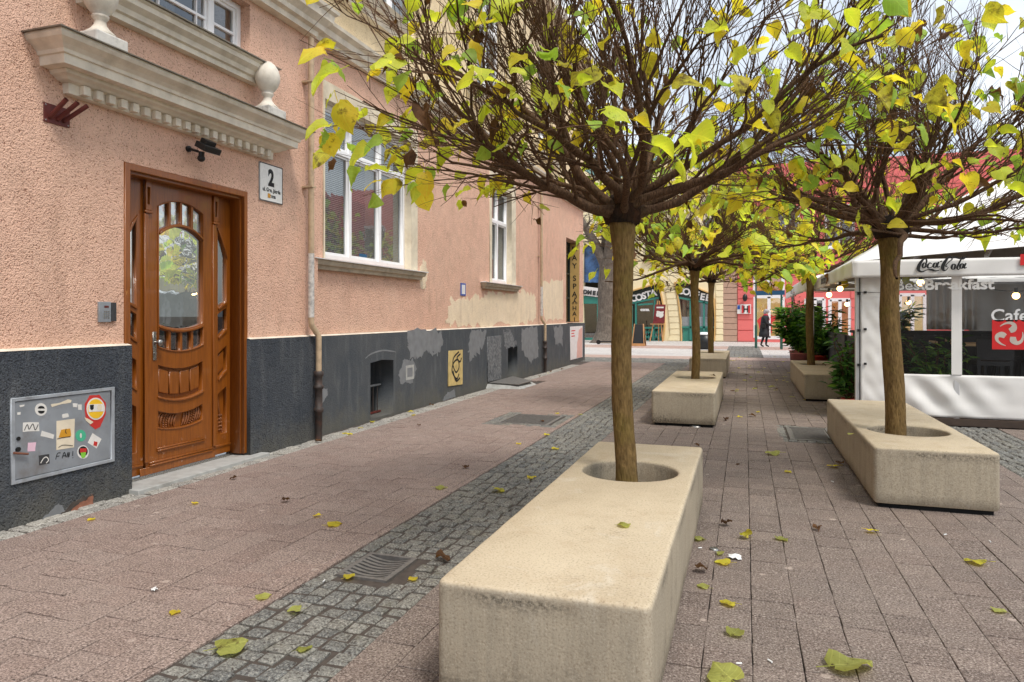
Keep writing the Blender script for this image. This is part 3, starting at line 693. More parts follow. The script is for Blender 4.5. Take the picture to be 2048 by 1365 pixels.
# plinth pieces; a hole for the cabinet, the cellar windows and the vent
wallsheet('plinth', [rect(-3.0, -0.03, DY0 + 0.03, 1.20), rect(3.45, 0.31, 4.25, 0.865)], PA, 0.3, 'grey_plinth')
wallsheet('plinth', [rect(DY1 - 0.02, -0.03, 7.15, 1.20)], PA, 0.3, 'grey_plinth')
K1 = [(8.48, 0.02), (9.14, 0.02), (9.14, 0.79), (8.81, 0.815), (8.48, 0.79)]; K2 = rect(14.34, 0.03, 15.0, 0.74); KV = rect(9.55, 0.48, 9.78, 0.66)
wallsheet('plinth', [rect(7.155, -0.03, 22.0, 1.19), K1, K2, KV], PB, 0.3, 'grey_plinth_smooth')
m = MB()
for y0, y1, pf, wf, zt in ((-3, DY0 + 0.03, PA, WA, 1.20), (DY1 - 0.02, 7.15, PA, WA, 1.20), (7.156, 19.74, PB, WB, 1.19)):
    m.add([(pf, y0, zt + 0.002), (pf, y1, zt + 0.002), (wf - 0.02, y1, zt + 0.022), (wf - 0.02, y0, zt + 0.022)], [(0, 1, 2, 3)])
m.build('plinth_ledge', 'moulding', bld)
# upper storey behind, cream
wallsheet('upper_wall', [rect(6.9, 4.95, 22.0, 9.2), rect(8.6, 5.75, 10.0, 8.0), rect(12.6, 5.75, 14.0, 8.0), rect(16.8, 5.75, 18.2, 8.0)], WB + 0.02, 0.3, 'cream_stucco')
wallsheet('upper_wall', [rect(-3, 4.95, 6.9, 9.2)], WA, 0.3, 'cream_stucco')
boxo('roof_slab', (-14, -3, 9.2), (-4.5, 22.2, 9.45), 'moulding', bld)

def cornice(name, prof, X, y0, y1, mat, parent=bld, ends=(True, True)):
    """moulding with mitred returns; prof = [(projection, z), ...] from bottom to top"""
    m = MB(); V = []; k = 4
    for o, z in prof:
        V += [(X - 0.01, y0 - o * ends[0], z), (X + o, y0 - o * ends[0], z), (X + o, y1 + o * ends[1], z), (X - 0.01, y1 + o * ends[1], z)]
    fs = [(i * k + j, i * k + j + 1, (i + 1) * k + j + 1, (i + 1) * k + j) for i in range(len(prof) - 1) for j in range(3)]
    m.add(V, fs); return m.build(name, mat, parent)
c1 = cornice('door_cornice', [(0, 3.085), (0.055, 3.09), (0.06, 3.165), (0.10, 3.175), (0.12, 3.19), (0.155, 3.205), (0.165, 3.225), (0.165, 3.232), (0.235, 3.236), (0.24, 3.30), (0.255, 3.305), (0.262, 3.33), (0.29, 3.355), (0.335, 3.385), (0.35, 3.41), (0.35, 3.43)], WA, 3.93, 6.18, 'moulding')
cornice('flashing', [(0.35, 3.431), (0.372, 3.428), (0.374, 3.436), (0.0, 3.475)], WA, 3.93, 6.18, 'flashing', c1)
for i in range(20):
    y = 3.99 + i * (6.12 - 3.99) / 19; boxo('dentil', (WA + 0.058, y - 0.030, 3.098), (WA + 0.105, y + 0.030, 3.168), 'moulding', c1, 0.006)
URN = [(0.0, 0.0), (0.10, 0.0), (0.105, 0.02), (0.07, 0.05), (0.045, 0.085), (0.04, 0.12), (0.058, 0.14), (0.062, 0.155), (0.05, 0.165), (0.075, 0.19), (0.105, 0.235), (0.122, 0.29), (0.122, 0.34), (0.105, 0.40), (0.075, 0.445), (0.04, 0.475), (0.0, 0.485)]
for y in (4.03, 5.98):
    u = boxo('urn_base', (WA + 0.06, y - 0.14, 3.452), (WA + 0.31, y + 0.14, 3.545), 'flaked_paint', bld, 0.012)
    m = MB(); m.lathe(URN, (WA + 0.185, y, 3.545), 28); m.build('urn', 'urn_plaster', u)
sl = cornice('upper_sill', [(0, 3.80), (0.07, 3.805), (0.075, 3.85), (0.10, 3.86), (0.115, 3.90), (0.165, 3.935), (0.17, 3.975), (0.19, 3.985), (0.19, 4.0)], WA, 4.05, 5.95, 'moulding')
cornice('flashing', [(0.19, 4.001), (0.215, 3.998), (0.217, 4.008), (0.0, 4.035)], WA, 4.05, 5.95, 'flashing', sl)
cornice('string_cornice', [(0, 4.66), (0.10, 4.665), (0.11, 4.72), (0.16, 4.74), (0.17, 4.79), (0.235, 4.85), (0.245, 4.93), (0.28, 4.955), (0.29, 4.99), (0, 5.05)], WA, -3.0, 6.88, 'moulding', ends=(False, True))
cornice('string_cornice', [(0, 4.74), (0.07, 4.745), (0.08, 4.80), (0.14, 4.83), (0.15, 4.90), (0.21, 4.94), (0.22, 4.98), (0, 5.04)], WB, 7.1, 22.0, 'moulding', ends=(False, True))
cornice('upper_window_sill', [(0, 5.45), (0.10, 5.46), (0.12, 5.54), (0.19, 5.58), (0.24, 5.66), (0.27, 5.69), (0, 5.74)], WB + 0.02, 7.6, 9.15, 'moulding')
cornice('upper_window_sill', [(0, 5.45), (0.10, 5.46), (0.12, 5.54), (0.19, 5.58), (0.24, 5.66), (0.27, 5.69), (0, 5.74)], WB + 0.02, 12.3, 14.3, 'moulding')
cornice('upper_window_sill', [(0, 5.45), (0.10, 5.46), (0.12, 5.54), (0.19, 5.58), (0.24, 5.66), (0.27, 5.69), (0, 5.74)], WB + 0.02, 16.5, 18.5, 'moulding')

# ---- windows
def window(y0, z0, y1, z1, X, cols, tz, sill, blinds, fw=0.06, surround=None):
    """X: glass plane; cols: mullion positions; tz: transom height"""
    w = thing('window', None, None, (X, y0, z0)); w.parent = bld; w.matrix_parent_inverse = INV['townhouse']; w.name = 'window'
    ys = [y0] + cols + [y1]; zs = [z0] + ([tz] if tz else []) + [z1]
    INV[w.name] = Matrix.Translation((X, y0, z0)).inverted()
    holes = []
    for i in range(len(ys) - 1):
        for j in range(len(zs) - 1):
            a0, a1 = ys[i] + fw * (1 if i == 0 else 0.62), ys[i + 1] - fw * (1 if i == len(ys) - 2 else 0.62)
            b0, b1 = zs[j] + fw * (1.2 if j == 0 else 0.6), zs[j + 1] - fw * (1 if j == len(zs) - 2 else 0.6); holes.append(rect(a0, b0, a1, b1))
    sheet('frame', [rect(y0, z0, y1, z1)] + holes, P_facade(X - 0.03), 0.06, 'white_frame', w, 0.008)
    for h in holes:
        a0, b0, a1, b1 = h[0][0], h[0][1], h[2][0], h[2][1]
        sheet('sash', [rect(a0 - 0.004, b0 - 0.004, a1 + 0.004, b1 + 0.004), rect(a0 + 0.028, b0 + 0.028, a1 - 0.028, b1 - 0.028)], P_facade(X - 0.028), 0.036, 'white_frame', w, 0.004)
        m = MB(); m.box((X - 0.020, a0 + 0.02, b0 + 0.02), (X - 0.014, a1 - 0.02, b1 - 0.02)); m.build('pane', 'window_glass', w)
    if blinds:
        m = MB(); k = int((z1 - z0) / 0.025)
        for i in range(k):
            z = z0 + 0.02 + i * 0.025; m.add([(X - 0.055, y0 + 0.03, z + 0.0), (X - 0.055, y1 - 0.03, z + 0.0), (X - 0.063, y1 - 0.03, z + 0.021), (X - 0.063, y0 + 0.03, z + 0.021)], [(0, 1, 2, 3)])
        m.build('blind', 'blind', w, 'stuff')
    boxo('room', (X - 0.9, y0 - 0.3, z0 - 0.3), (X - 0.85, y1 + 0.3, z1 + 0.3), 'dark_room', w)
    if sill:
        a0, a1, zt, X0 = sill
        cornice('sill', [(0, zt - 0.12), (0.06, zt - 0.118), (0.07, zt - 0.075), (0.10, zt - 0.065), (0.115, zt - 0.02), (0.115, zt)], X0, a0, a1, 'sill_stone', w)
        cornice('sill_flashing', [(0.115, zt + 0.001), (0.14, zt - 0.004), (0.142, zt + 0.008), (-0.14, zt + 0.035)], X0, a0, a1, 'white_frame', w)
    if surround:
        so, X0, sl_ = surround
        sheet('surround', [[(y0 - sl_, z0 - 0.01), (y1 + so, z0 - 0.01), (y1 + so, z1 + so), (y0 - sl_, z1 + so)], rect(y0 + 0.002, z0 - 0.005, y1 - 0.002, z1 - 0.002)], P_facade(X0 - 0.10), 0.115, 'surround_plaster', w)
    return w
window(W1[0], W1[1], W1[2], W1[3], WB - 0.13, [8.22, 9.03], 3.57, (7.22, 10.02, 2.12, WB), True, surround=(0.22, WB, 0.03))
window(W2[0], W2[1], W2[2], W2[3], WB - 0.13, [14.1], 3.42, (12.95, 15.0, 2.09, WB), True, surround=(0.30, WB, 0.12))
window(4.1, 4.03, 5.94, 4.62, WA - 0.14, [4.70, 5.52], None, None, False)
m = MB()
for yy in (4.9, 5.35): m.box((WA - 0.16, yy - 0.006, 4.06), (WA - 0.13, yy + 0.006, 4.6))
m.box((WA - 0.16, 4.1, 4.29), (WA - 0.128, 5.94, 4.315)); m.build('glazing_bar', 'white_frame', bld)
m = MB(); P = [(WA - 0.32 + 0.03 * math.sin(i * 1.7), 4.1 + 0.02 * i) for i in range(60)]
m.add([(x, y, z) for x, y in P for z in (4.0, 4.7)], [(2 * i, 2 * i + 2, 2 * i + 3, 2 * i + 1) for i in range(len(P) - 1)], True); m.build('curtain', 'curtain', bld)
for y in (8.6, 12.6, 16.8): window(y, 5.75, y + 1.4, 8.0, WB - 0.1, [y + 0.7], 7.3, None, True)
boxo('window_sticker', (WB - 0.142, 8.52, 2.25), (WB - 0.1405, 8.72, 2.30), 'sign_blue', bld)

# ---- entrance door
door = thing('door', None, None, (-4.95, 5.17, 0.05)); door.parent = bld; door.matrix_parent_inverse = INV['townhouse']
DX = -4.955; DF = P_facade(DX)
D = lambda nm, loops, x, t, mat='door_lacquer', bev=0.0: sheet(nm, loops, P_facade(x), t, mat, door, bev)
D('frame', [[(DY0 + 0.005, 0.05), (DY0 + 0.005, DZ - 0.003), (DY1 - 0.003, DZ - 0.003), (DY1 - 0.003, 0.05), (DY1 - 0.055, 0.05), (DY1 - 0.055, DZ - 0.06), (DY0 + 0.06, DZ - 0.06), (DY0 + 0.06, 0.05)]], DX - 0.02, 0.185, bev=0.006)
D('frame', [[(DY0 + 0.05, 0.05), (DY0 + 0.05, DZ - 0.05), (DY1 - 0.045, DZ - 0.05), (DY1 - 0.045, 0.05), (DY1 - 0.07, 0.05), (DY1 - 0.07, DZ - 0.085), (DY0 + 0.075, DZ - 0.085), (DY0 + 0.075, 0.05)]], DX - 0.02, 0.145, bev=0.006)
C0 = 5.17
def between(a0, a1, f_lo, f_hi, n=14): return [(a0 + (a1 - a0) * i / n, f_lo(a0 + (a1 - a0) * i / n)) for i in range(n + 1)] + [(a1 - (a1 - a0) * i / n, f_hi(a1 - (a1 - a0) * i / n)) for i in range(n + 1)]
par = lambda zc, k: (lambda a: zc + k * ((a - C0) / 0.27) ** 2)
LT, LB = 2.63, 0.065
fan_t, fan_b = par(2.485, -0.075), par(2.285, -0.10)
gl_t, gl_b = par(2.255, -0.10), par(1.325, 0.045)
lo_t, lo_b = par(1.285, 0.045), par(1.12, 0.05)
p1t, p1b = par(0.955, 0.05), par(0.68, 0.05); p2t, p2b = par(0.545, 0.05), par(0.415, 0.035)
a0, a1 = C0 - 0.265, C0 + 0.265
holes = []
fanx = [a0, 5.035, 5.17, 5.305, a1]
for i in range(4):
    g = 0.014
    holes.append(between(fanx[i] + (g if i else 0), fanx[i + 1] - (g if i < 3 else 0), fan_b, fan_t, 4))
    holes.append(between(fanx[i] + (g if i else 0), fanx[i + 1] - (g if i < 3 else 0), lo_b, lo_t, 4))
holes.append(between(a0, a1, gl_b, gl_t)); holes.append(between(a0, a1, p1b, p1t)); holes.append(between(a0, a1, p2b, p2t))
D('leaf', [rect(4.765, LB, 5.575, LT)] + holes, DX - 0.035, 0.05, bev=0.004)
for lo_, hi_, gm in ((gl_b, gl_t, 'door_glass'), (fan_b, fan_t, 'ripple_glass'), (lo_b, lo_t, 'dark_glass')):
    D('pane', [between(a0 - 0.005, a1 + 0.005, lambda a: lo_(a) - 0.004, lambda a: hi_(a) + 0.004)], DX - 0.02, 0.006, gm)
def beadring(f_lo, f_hi, b0, b1, w=0.012, x=DX + 0.013, t=0.012): D('bead', [between(b0 - w, b1 + w, lambda a: f_lo(a) - w, lambda a: f_hi(a) + w), between(b0, b1, f_lo, f_hi)], x, t, bev=0.004)
beadring(lo_b, fan_t, a0, a1)
for f in (lambda a: fan_b(a) - 0.017, lambda a: lo_t(a) + 0.018):
    D('bead', [between(a0, a1, lambda a: f(a) - 0.012, lambda a: f(a) + 0.012)], DX + 0.0145, 0.02, bev=0.005)
D('panel_back', [rect(4.77, 0.38, 5.57, 1.03)], DX - 0.036, 0.012)
for i in range(4):
    b0 = 4.925 + i * 0.124; D('panel', [between(b0, b0 + 0.112, lambda a: p1b(a) + 0.04, lambda a: p1t(a) - 0.025, 3)], DX - 0.023, 0.022, bev=0.007)
for f in (p1b,): D('drip_rail', [between(a0 - 0.01, a1 + 0.01, lambda a: f(a) - 0.022, lambda a: f(a) - 0.002)], DX + 0.013, 0.018, bev=0.005)
D('drip_rail', [between(a0 - 0.01, a1 - 0.01, lambda a: p2b(a) - 0.012, lambda a: p2b(a) + 0.0)], DX + 0.013, 0.010, bev=0.003)
D('drip_rail', [rect(4.885, 0.255, 5.455, 0.27)], DX + 0.013, 0.014, bev=0.005); D('drip_rail', [rect(4.885, 0.238, 5.455, 0.252)], DX + 0.013, 0.02, bev=0.005)
D('drip_rail', [rect(4.80, 0.142, 5.56, 0.16)], DX + 0.013, 0.014, bev=0.005); D('drip_rail', [rect(4.80, 0.122, 5.56, 0.138)], DX + 0.013, 0.022, bev=0.005)
D('kick_rail', [rect(4.70, LB - 0.01, 5.60, 0.12)], DX + 0.013, 0.01, bev=0.003)
# carving: leaves sweeping from the centre with strings of berries
m = MB()
for sgn in (-1, 1):
    for k in range(8):
        s = 0.03 + k * 0.031; P = []
        for j in range(7):
            q = j / 6; a = C0 + sgn * (s + 0.03 * q + 0.012 * math.sin(q * PI)); zz = p2b(a) + 0.008 + (p2t(a) - p2b(a) - 0.015) * (1 - q if sgn < 0 else q)
            P.append((DX - 0.016, a, zz))
        if k in (3, 4):
            for j in range(7): m.ball((DX - 0.012, P[j][1], P[j][2]), 0.0085, 7, 5)
        else: m.tube(P, [0.004, 0.009, 0.012, 0.012, 0.011, 0.008, 0.003], 6)
m.build('carving', 'door_carving', door)
# sidelights
for s, (y0, y1) in ((-1, (4.475, 4.755)), (1, (5.585, 5.85))):
    near, farr = (y1, y0) if s < 0 else (y0, y1)             # near: edge next to the leaf
    n0, n1 = near + s * 0.075, near + s * 0.195
    F_ = lambda q: n0 + (n1 - n0) * q
    up = [(F_(0), 2.275), (F_(0), 1.525), (F_(1), 1.585), (F_(1), 2.03), (F_(0.75), 2.12), (F_(0.4), 2.21)]
    dn = [(F_(0), 1.235), (F_(1), 1.315), (F_(1), 1.52), (F_(0), 1.455)]
    pa = [(F_(0), 0.82), (F_(1), 0.905), (F_(1), 1.14), (F_(0), 1.06)]
    pb = [(F_(0), 0.265), (F_(1), 0.265), (F_(1), 0.73), (F_(0), 0.66)]
    D('sidelight', [rect(y0, LB, y1, LT), up, dn, pa, pb], DX - 0.05, 0.05, bev=0.004)
    D('pane', [up], DX - 0.035, 0.006, 'door_glass'); D('pane', [dn], DX - 0.034, 0.006, 'dark_glass')
    D('panel_back', [rect(y0 + 0.01, 0.22, y1 - 0.01, 1.17)], DX - 0.052, 0.012)
    gl = lambda lp, k: [(sum(p[0] for p in lp) / 4 + (a - sum(p[0] for p in lp) / 4) * k, sum(p[1] for p in lp) / 4 + (b - sum(p[1] for p in lp) / 4) * k) for a, b in lp]
    D('panel', [gl(pa, 0.72)], DX - 0.039, 0.02, bev=0.006)
    for q, lp in ((0.0, pa), (0.0, dn), (0.0, up)):
        D('drip_rail', [[(lp[0][0], lp[0][1] - 0.028), (lp[1][0], lp[1][1] - 0.028), (lp[1][0], lp[1][1] - 0.002), (lp[0][0], lp[0][1] - 0.002)] if lp is not up else [(up[1][0], up[1][1] - 0.028), (up[2][0], up[2][1] - 0.028), (up[2][0], up[2][1] - 0.002), (up[1][0], up[1][1] - 0.002)]], DX - 0.002, 0.016, bev=0.004)
    D('bead', [[(F_(-0.08), 2.31), (F_(0.45), 2.225), (F_(0.8), 2.125), (F_(1.1), 2.02), (F_(1.0), 2.02), (F_(0.72), 2.11), (F_(0.38), 2.195), (F_(-0.02), 2.28)]], DX - 0.002, 0.014, bev=0.004)
    D('drip_rail', [rect(y0 + 0.03, 0.14, y1 - 0.01, 0.16)], DX - 0.002, 0.014, bev=0.004)
    m = MB()
    for k in range(5):
        m.tube([(DX - 0.036, F_(0.1 + 0.1 * j + 0.05 * k), 0.7 - 0.05 * j - 0.035 * k) for j in range(6)], [0.004, 0.008, 0.01, 0.009, 0.007, 0.003], 6)
    for i in range(5):
        for j in range(3): m.ball((DX - 0.034, F_(0.25 + 0.22 * j), 0.30 + 0.036 * i), 0.012, 7, 5)
    m.build('carving', 'door_carving', door)
for y in (4.76, 5.58):                                    # cover strips with capitals
    D('cover_strip', [rect(y - 0.018, 0.165, y + 0.022, 2.33)], DX + 0.012, 0.02, bev=0.004)
    D('capital', [rect(y - 0.012, 2.36, y + 0.052, LT), rect(y + 0.006, 2.41, y + 0.034, 2.56)], DX + 0.013, 0.022, bev=0.004)
    D('capital', [rect(y - 0.018, 2.335, y + 0.058, 2.358)], DX + 0.013, 0.028, bev=0.004)
h = D('handle_plate', [rect(4.838, 1.05, 4.876, 1.30)], DX + 0.015, 0.008, 'steel', 0.002)
m = MB(); m.tube([(DX + 0.02, 4.857, 1.205), (DX + 0.05, 4.862, 1.205), (DX + 0.056, 4.866, 1.205)], [0.012, 0.012, 0.012], 12); m.ball((DX + 0.07, 4.868, 1.205), (0.022, 0.03, 0.03), 14, 8); m.tube([(DX + 0.02, 4.857, 1.11), (DX + 0.034, 4.857, 1.11)], 0.011, 12)
m.build('knob', 'steel', door)
boxo('hallway', (DX - 2.2, 4.2, 0), (DX - 2.15, 6.1, 2.8), 'unlit_interior', door)
boxo('hallway', (DX - 2.2, 4.2, 0.02), (DX - 0.1, 6.1, 0.05), 'unlit_interior', door)
boxo('threshold', (DX - 0.06, DY0 + 0.03, 0.03), (DX + 0.03, DY1 - 0.02, 0.052), 'steel', door)
B('door_step', (DX - 0.1, DY0 - 0.0, -0.03), (PA + 0.10, DY1 + 0.16, 0.03), 'threshold', bev=0.006)
INV['door'] = Matrix.Translation((-4.95, 5.17, 0.05)).inverted()

# ---- downpipes
def downpipe(y, x, yl, xl, ztop, zb):
    d = thing('downpipe', None, None, (x, y, 0)); d.parent = bld; d.matrix_parent_inverse = INV['townhouse']; nm = d.name; INV[nm] = Matrix.Translation((x, y, 0)).inverted()
    m = MB(); m.tube([(x, y, ztop), (x, y, 1.36), (x + 0.005, y + 0.01, 1.32), (xl - 0.015, yl - 0.015, 1.24), (xl, yl, 1.20), (xl, yl, 0.76)], 0.034, 14); m.build('pipe', 'pipe_beige', d)
    m = MB(); m.tube([(x, y, 1.42), (x, y, 2.15)], 0.0355, 14); m.build('sticker_sleeve', 'stickered', d)
    m = MB(); m.lathe([(0.036, 0.80), (0.056, 0.795), (0.056, 0.75), (0.044, 0.735), (0.042, 0.64), (0.058, 0.63), (0.058, 0.60), (0.043, 0.59), (0.043, 0.38), (0.056, 0.37), (0.056, 0.33), (0.042, 0.32), (0.04, -0.02)], (xl, yl, 0), 16); m.build('cast_foot', 'cast_iron', d)
    for z in (2.9, 4.1): boxo('bracket', (x - 0.1, y - 0.04, z), (x + 0.037, y + 0.04, z + 0.02), 'pipe_beige', d)
downpipe(6.86, -4.70, 6.97, -4.675, 4.62, 0.75)
downpipe(16.85, -4.83, 17.0, -4.78, 4.72, 0.75)

# ---- cellar windows, vent, boards and patches on the plinth
for i, (y0, y1, zt) in enumerate(((8.48, 9.14, 0.82), (14.34, 15.0, 0.74))):
    boxo('cellar_window', (PB - 0.45, y0 - 0.1, -0.05), (PB - 0.42, y1 + 0.1, zt + 0.1), 'shade_black', bld)  # black board behind the opening stands in for the dark cellar
    m = MB(); m.quad((PB - 0.42, y1, 0.0), (PB - 0.295, y1, 0.0), (PB - 0.295, y1, zt), (PB - 0.42, y1, zt)); m.build('reveal', 'grey_plinth_smooth', bld)
    if i == 0:
        for k in range(5): m = MB(); m.tube([(PB - 0.22, y0 + 0.08 + 0.125 * k, 0.0), (PB - 0.22, y0 + 0.08 + 0.125 * k, 0.42)], 0.008, 8); m.build('grille_bar', 'cast_iron', bld)
        boxo('grille_rail', (PB - 0.235, y0, 0.42), (PB - 0.205, y1, 0.445), 'patch_grey', bld); boxo('grille_rail', (PB - 0.235, y0, 0.03), (PB - 0.205, y1, 0.055), 'rust_red', bld)
T_ = P_facade(PB + 0.0005)
ribbons('arch_scar', [[(8.34, 0.86, 0.012), (8.5, 0.915, 0.02), (8.81, 0.945, 0.022), (9.1, 0.92, 0.02), (9.22, 0.90, 0.01)]], P_facade(PB + 0.003), 'patch_grey', bld)
sheet('vent_frame', [rect(9.53, 0.46, 9.80, 0.68), rect(9.575, 0.50, 9.755, 0.64)], P_facade(PB - 0.02), 0.024, 'threshold', bld); boxo('vent_hole', (PB - 0.2, 9.5, 0.4), (PB - 0.18, 9.85, 0.7), 'rust_red', bld)
def patch(name, pts, X, mat, amp, seed, t=0.003, sub=10, parent=bld):
    lp = ragged([onX(u, v, X) for u, v in pts], amp, seed, sub); return sheet(name, [lp], P_facade(X), t, mat, parent)
patch('paint_patch', [(815, 662), (882, 660), (886, 690), (870, 712), (856, 702), (838, 718), (822, 716), (816, 690)], PB, 'patch_grey', 0.07, 3)
patch('paint_patch', [(942, 660), (972, 658), (968, 690), (952, 712), (938, 720), (936, 690)], PB, 'patch_grey', 0.08, 5)
patch('paint_patch', [(1042, 658), (1074, 656), (1076, 715), (1060, 725), (1044, 700)], PB, 'patch_grey', 0.09, 7)
patch('paint_patch', [(1106, 654), (1126, 653), (1124, 690), (1110, 688)], PB, 'patch_grey', 0.09, 9)
patch('paint_patch', [(1006, 660), (1022, 660), (1034, 690), (1010, 695)], PB, 'patch_scratched', 0.08, 10)
patch('paint_patch', [(632, 778), (652, 774), (656, 790), (646, 802), (632, 800)], PA, 'patch_grey', 0.03, 12)
patch('paint_patch', [(806, 722), (826, 720), (832, 740), (826, 765), (800, 770), (798, 745)], PB, 'patch_grey', 0.04, 13, 0.002)
patch('access_panel', [(974, 674), (1001, 671), (1001, 758), (974, 764)], PB, 'patch_scratched', 0.004, 14, 0.018, 1)
patch('wall_board', [(897, 702), (924, 700), (924, 769), (895, 773)], PB, 'yellow_board', 0.004, 15, 0.014, 2)
yb = PB + 0.0155
def facade_strokes(name, strokes, X, mat, parent, w): ribbons(name, [[onX(u, v, X) + (w,) for u, v in s] for s in strokes], P_facade(X), mat, parent)
facade_strokes('graffiti', [[(918, 704), (908, 715), (906, 730), (912, 745), (918, 735), (916, 720), (908, 725), (904, 740), (908, 752), (914, 758), (918, 748)], [(921, 708), (914, 716), (920, 724), (923, 716)], [(906, 742), (912, 762), (920, 756)]], yb, 'ink', bld, 0.035)
patch('paint_patch', [(888, 655 - 10), (905, 600), (925, 600), (950, 590), (985, 585), (1030, 588), (1042, 580), (1070, 590), (1072, 640), (1040, 650), (960, 650), (905, 650)], WB, 'patch_cream', 0.10, 21, 0.003)
patch('paint_patch', [(838, 540), (848, 520), (856, 545), (850, 580), (842, 578)], WB, 'patch_cream', 0.05, 22, 0.003)
patch('paint_patch', [(1085, 565), (1126, 560), (1126, 640), (1088, 640)], WB, 'patch_cream', 0.08, 23, 0.003)
patch('worn_render', [(890, 792), (898, 785), (908, 780), (911, 795), (900, 798), (885, 803)], PB, 'patch_grey', 0.02, 24, 0.006)
# broken render at the foot of the near plinth
patch('broken_render', [(118, 1048), (140, 1022), (165, 1004), (182, 992), (186, 998), (182, 1018), (150, 1032), (120, 1050), (92, 1056)], PA, 'brick_rubble', 0.022, 31, 0.004, 9)
patch('broken_edge', [(92, 1056), (118, 1046), (142, 1018), (168, 998), (184, 990), (186, 986), (166, 992), (138, 1010), (112, 1036), (88, 1042)], PA, 'mortar_dark', 0.016, 32, 0.006, 9)
patch('render_fill', [(84, 1030), (120, 1004), (132, 1010), (128, 1028), (96, 1044)], PA, 'patch_grey', 0.03, 33, 0.003, 9)
# treatment sign and poster at the far corner
sheet('niche_board', [rect(-5.23, 1.24, -4.935, 3.68)], P_cross(21.498), 0.02, 'spa_board', bld)
boxo('niche_window', (-5.3, 19.7, 1.2), (-5.26, 21.6, 3.75), 'dark_glass', bld)
boxo('niche_room', (-6.3, 19.6, 1.2), (-6.2, 21.6, 3.75), 'dark_room', bld)
m = MB()
for i in range(4): m.box((-5.262, 19.78 + 0.55 * i, 1.2), (-5.22, 19.84 + 0.55 * i, 3.72))
for z in (1.2, 1.95, 2.7, 3.3, 3.66): m.box((-5.261, 19.75, z), (-5.221, 21.5, z + 0.05))
m.build('niche_grille', 'sign_dark', bld)
zv = lambda v: onY(1152, v, 21.476)[1]
for ch, v in zip('DAYSPAHAIR', (504, 521, 537, 562, 578, 594, 621, 632, 643.5, 655)): text('letter', ch, P_cross(21.476) @ Matrix.Translation((-5.08, zv(v), 0)), 0.235 if v < 600 else 0.19, 'ink', bld, 0.003, align='CENTER')
zz = zv(603) + 0.15
m_ = [[(-5.12, zz - 0.20, 0.025), (-5.08, zz - 0.12, 0.03), (-5.06, zz + 0.0, 0.015)], [(-5.03, zz - 0.19, 0.025), (-5.08, zz - 0.11, 0.03), (-5.0, zz - 0.02, 0.015)]]
ribbons('scissors', m_ + [[(x + 0.025 * math.cos(a * 0.7), z + 0.025 * math.sin(a * 0.7), 0.014) for a in range(10)] for x, z in ((-5.13, zz - 0.21), (-5.02, zz - 0.21))], P_cross(21.476), 'ink', bld)
po = tag(sheet('wall_poster', [rect(20.0, 0.12, 21.62, 1.10)], P_facade(PB + 0.002), 0.01, 'poster_white'), 'white and pink beauty poster on the plinth below the spa sign', 'poster')
sheet('picture', [ragged([(20.8, 0.14), (21.58, 0.14), (21.58, 1.06), (21.1, 1.0), (20.9, 0.6)], 0.05, 41, 4)], P_facade(PB + 0.0125), 0.002, 'poster_skin', po)
for i, w in enumerate((0.5, 0.35, 0.45)): boxo('print', (PB + 0.012, 20.12, 0.96 - i * 0.08), (PB + 0.0135, 20.12 + w, 0.99 - i * 0.08), 'sign_red', po)

# ================================================================== THINGS ON THE WALL
hn = thing('house_number', 'white enamel house number plate reading 2 beside the door', 'sign', (WA, 6.27, 2.64))
sheet('plate', [rect(6.07, 2.645, 6.46, 3.05)], P_facade(WA + 0.004), 0.008, 'white_enamel', hn, 0.003)
sheet('border', [rect(6.072, 2.647, 6.458, 3.048), rect(6.082, 2.657, 6.448, 3.038)], P_facade(WA + 0.0125), 0.001, 'ink_faded', hn)
text('numeral', '2', P_facade(WA + 0.0125) @ Matrix.Translation((6.262, 2.825, 0)), 0.235, 'ink', hn, 0.011, 0.001, 'CENTER', 0.8)
text('lettering', 'ul. Gen. Józefa', P_facade(WA + 0.0125) @ Matrix.Translation((6.27, 2.755, 0)), 0.056, 'ink', hn, 0.002, 0.001, 'CENTER', 0.9)
text('lettering', 'Bema', P_facade(WA + 0.0125) @ Matrix.Translation((6.275, 2.695, 0)), 0.058, 'ink', hn, 0.002, 0.001, 'CENTER', 0.95)
sheet('sticker', [rect(6.205, 2.69, 6.25, 2.735)], P_facade(WA + 0.0137), 0.001, 'sticker_orange', hn)
for y in (6.085, 6.445):
    for z in (2.66, 3.035): m = MB(); m.ball((WA + 0.013, y, z), (0.003, 0.006, 0.006), 8, 4); m.build('screw', 'steel', hn)
ic = thing('intercom', 'grey metal door intercom with keypad beside the brown door', 'intercom', (WA, 4.23, 1.39))
boxo('panel', (WA, 4.165, 1.392), (WA + 0.018, 4.275, 1.552), 'cabinet_steel', ic, 0.003)
boxo('panel', (WA, 4.278, 1.398), (WA + 0.022, 4.322, 1.548), 'ink_faded', ic, 0.003)
boxo('display', (WA + 0.018, 4.212, 1.505), (WA + 0.0195, 4.252, 1.522), 'rust_red', ic)
for i in range(3):
    for j in range(4): boxo('key', (WA + 0.018, 4.208 + 0.019 * i, 1.42 + 0.017 * j), (WA + 0.0205, 4.220 + 0.019 * i, 1.430 + 0.017 * j), 'steel', ic)
fl = thing('floodlight', 'small black floodlight with motion sensor above the door', 'floodlight', (WA, 5.12, 2.93))
m = MB(); m.tube([(WA - 0.005, 5.10, 2.955), (WA + 0.02, 5.10, 2.955)], 0.028, 12); m.tube([(WA + 0.02, 5.10, 2.955), (WA + 0.10, 5.12, 2.93)], 0.012, 8); m.build('bracket', 'black_plastic', fl)
R_ = Matrix.Translation((WA + 0.17, 5.15, 2.96)) @ Matrix.Rotation(math.radians(28), 4, 'Y') @ Matrix.Scale(1.35, 4)
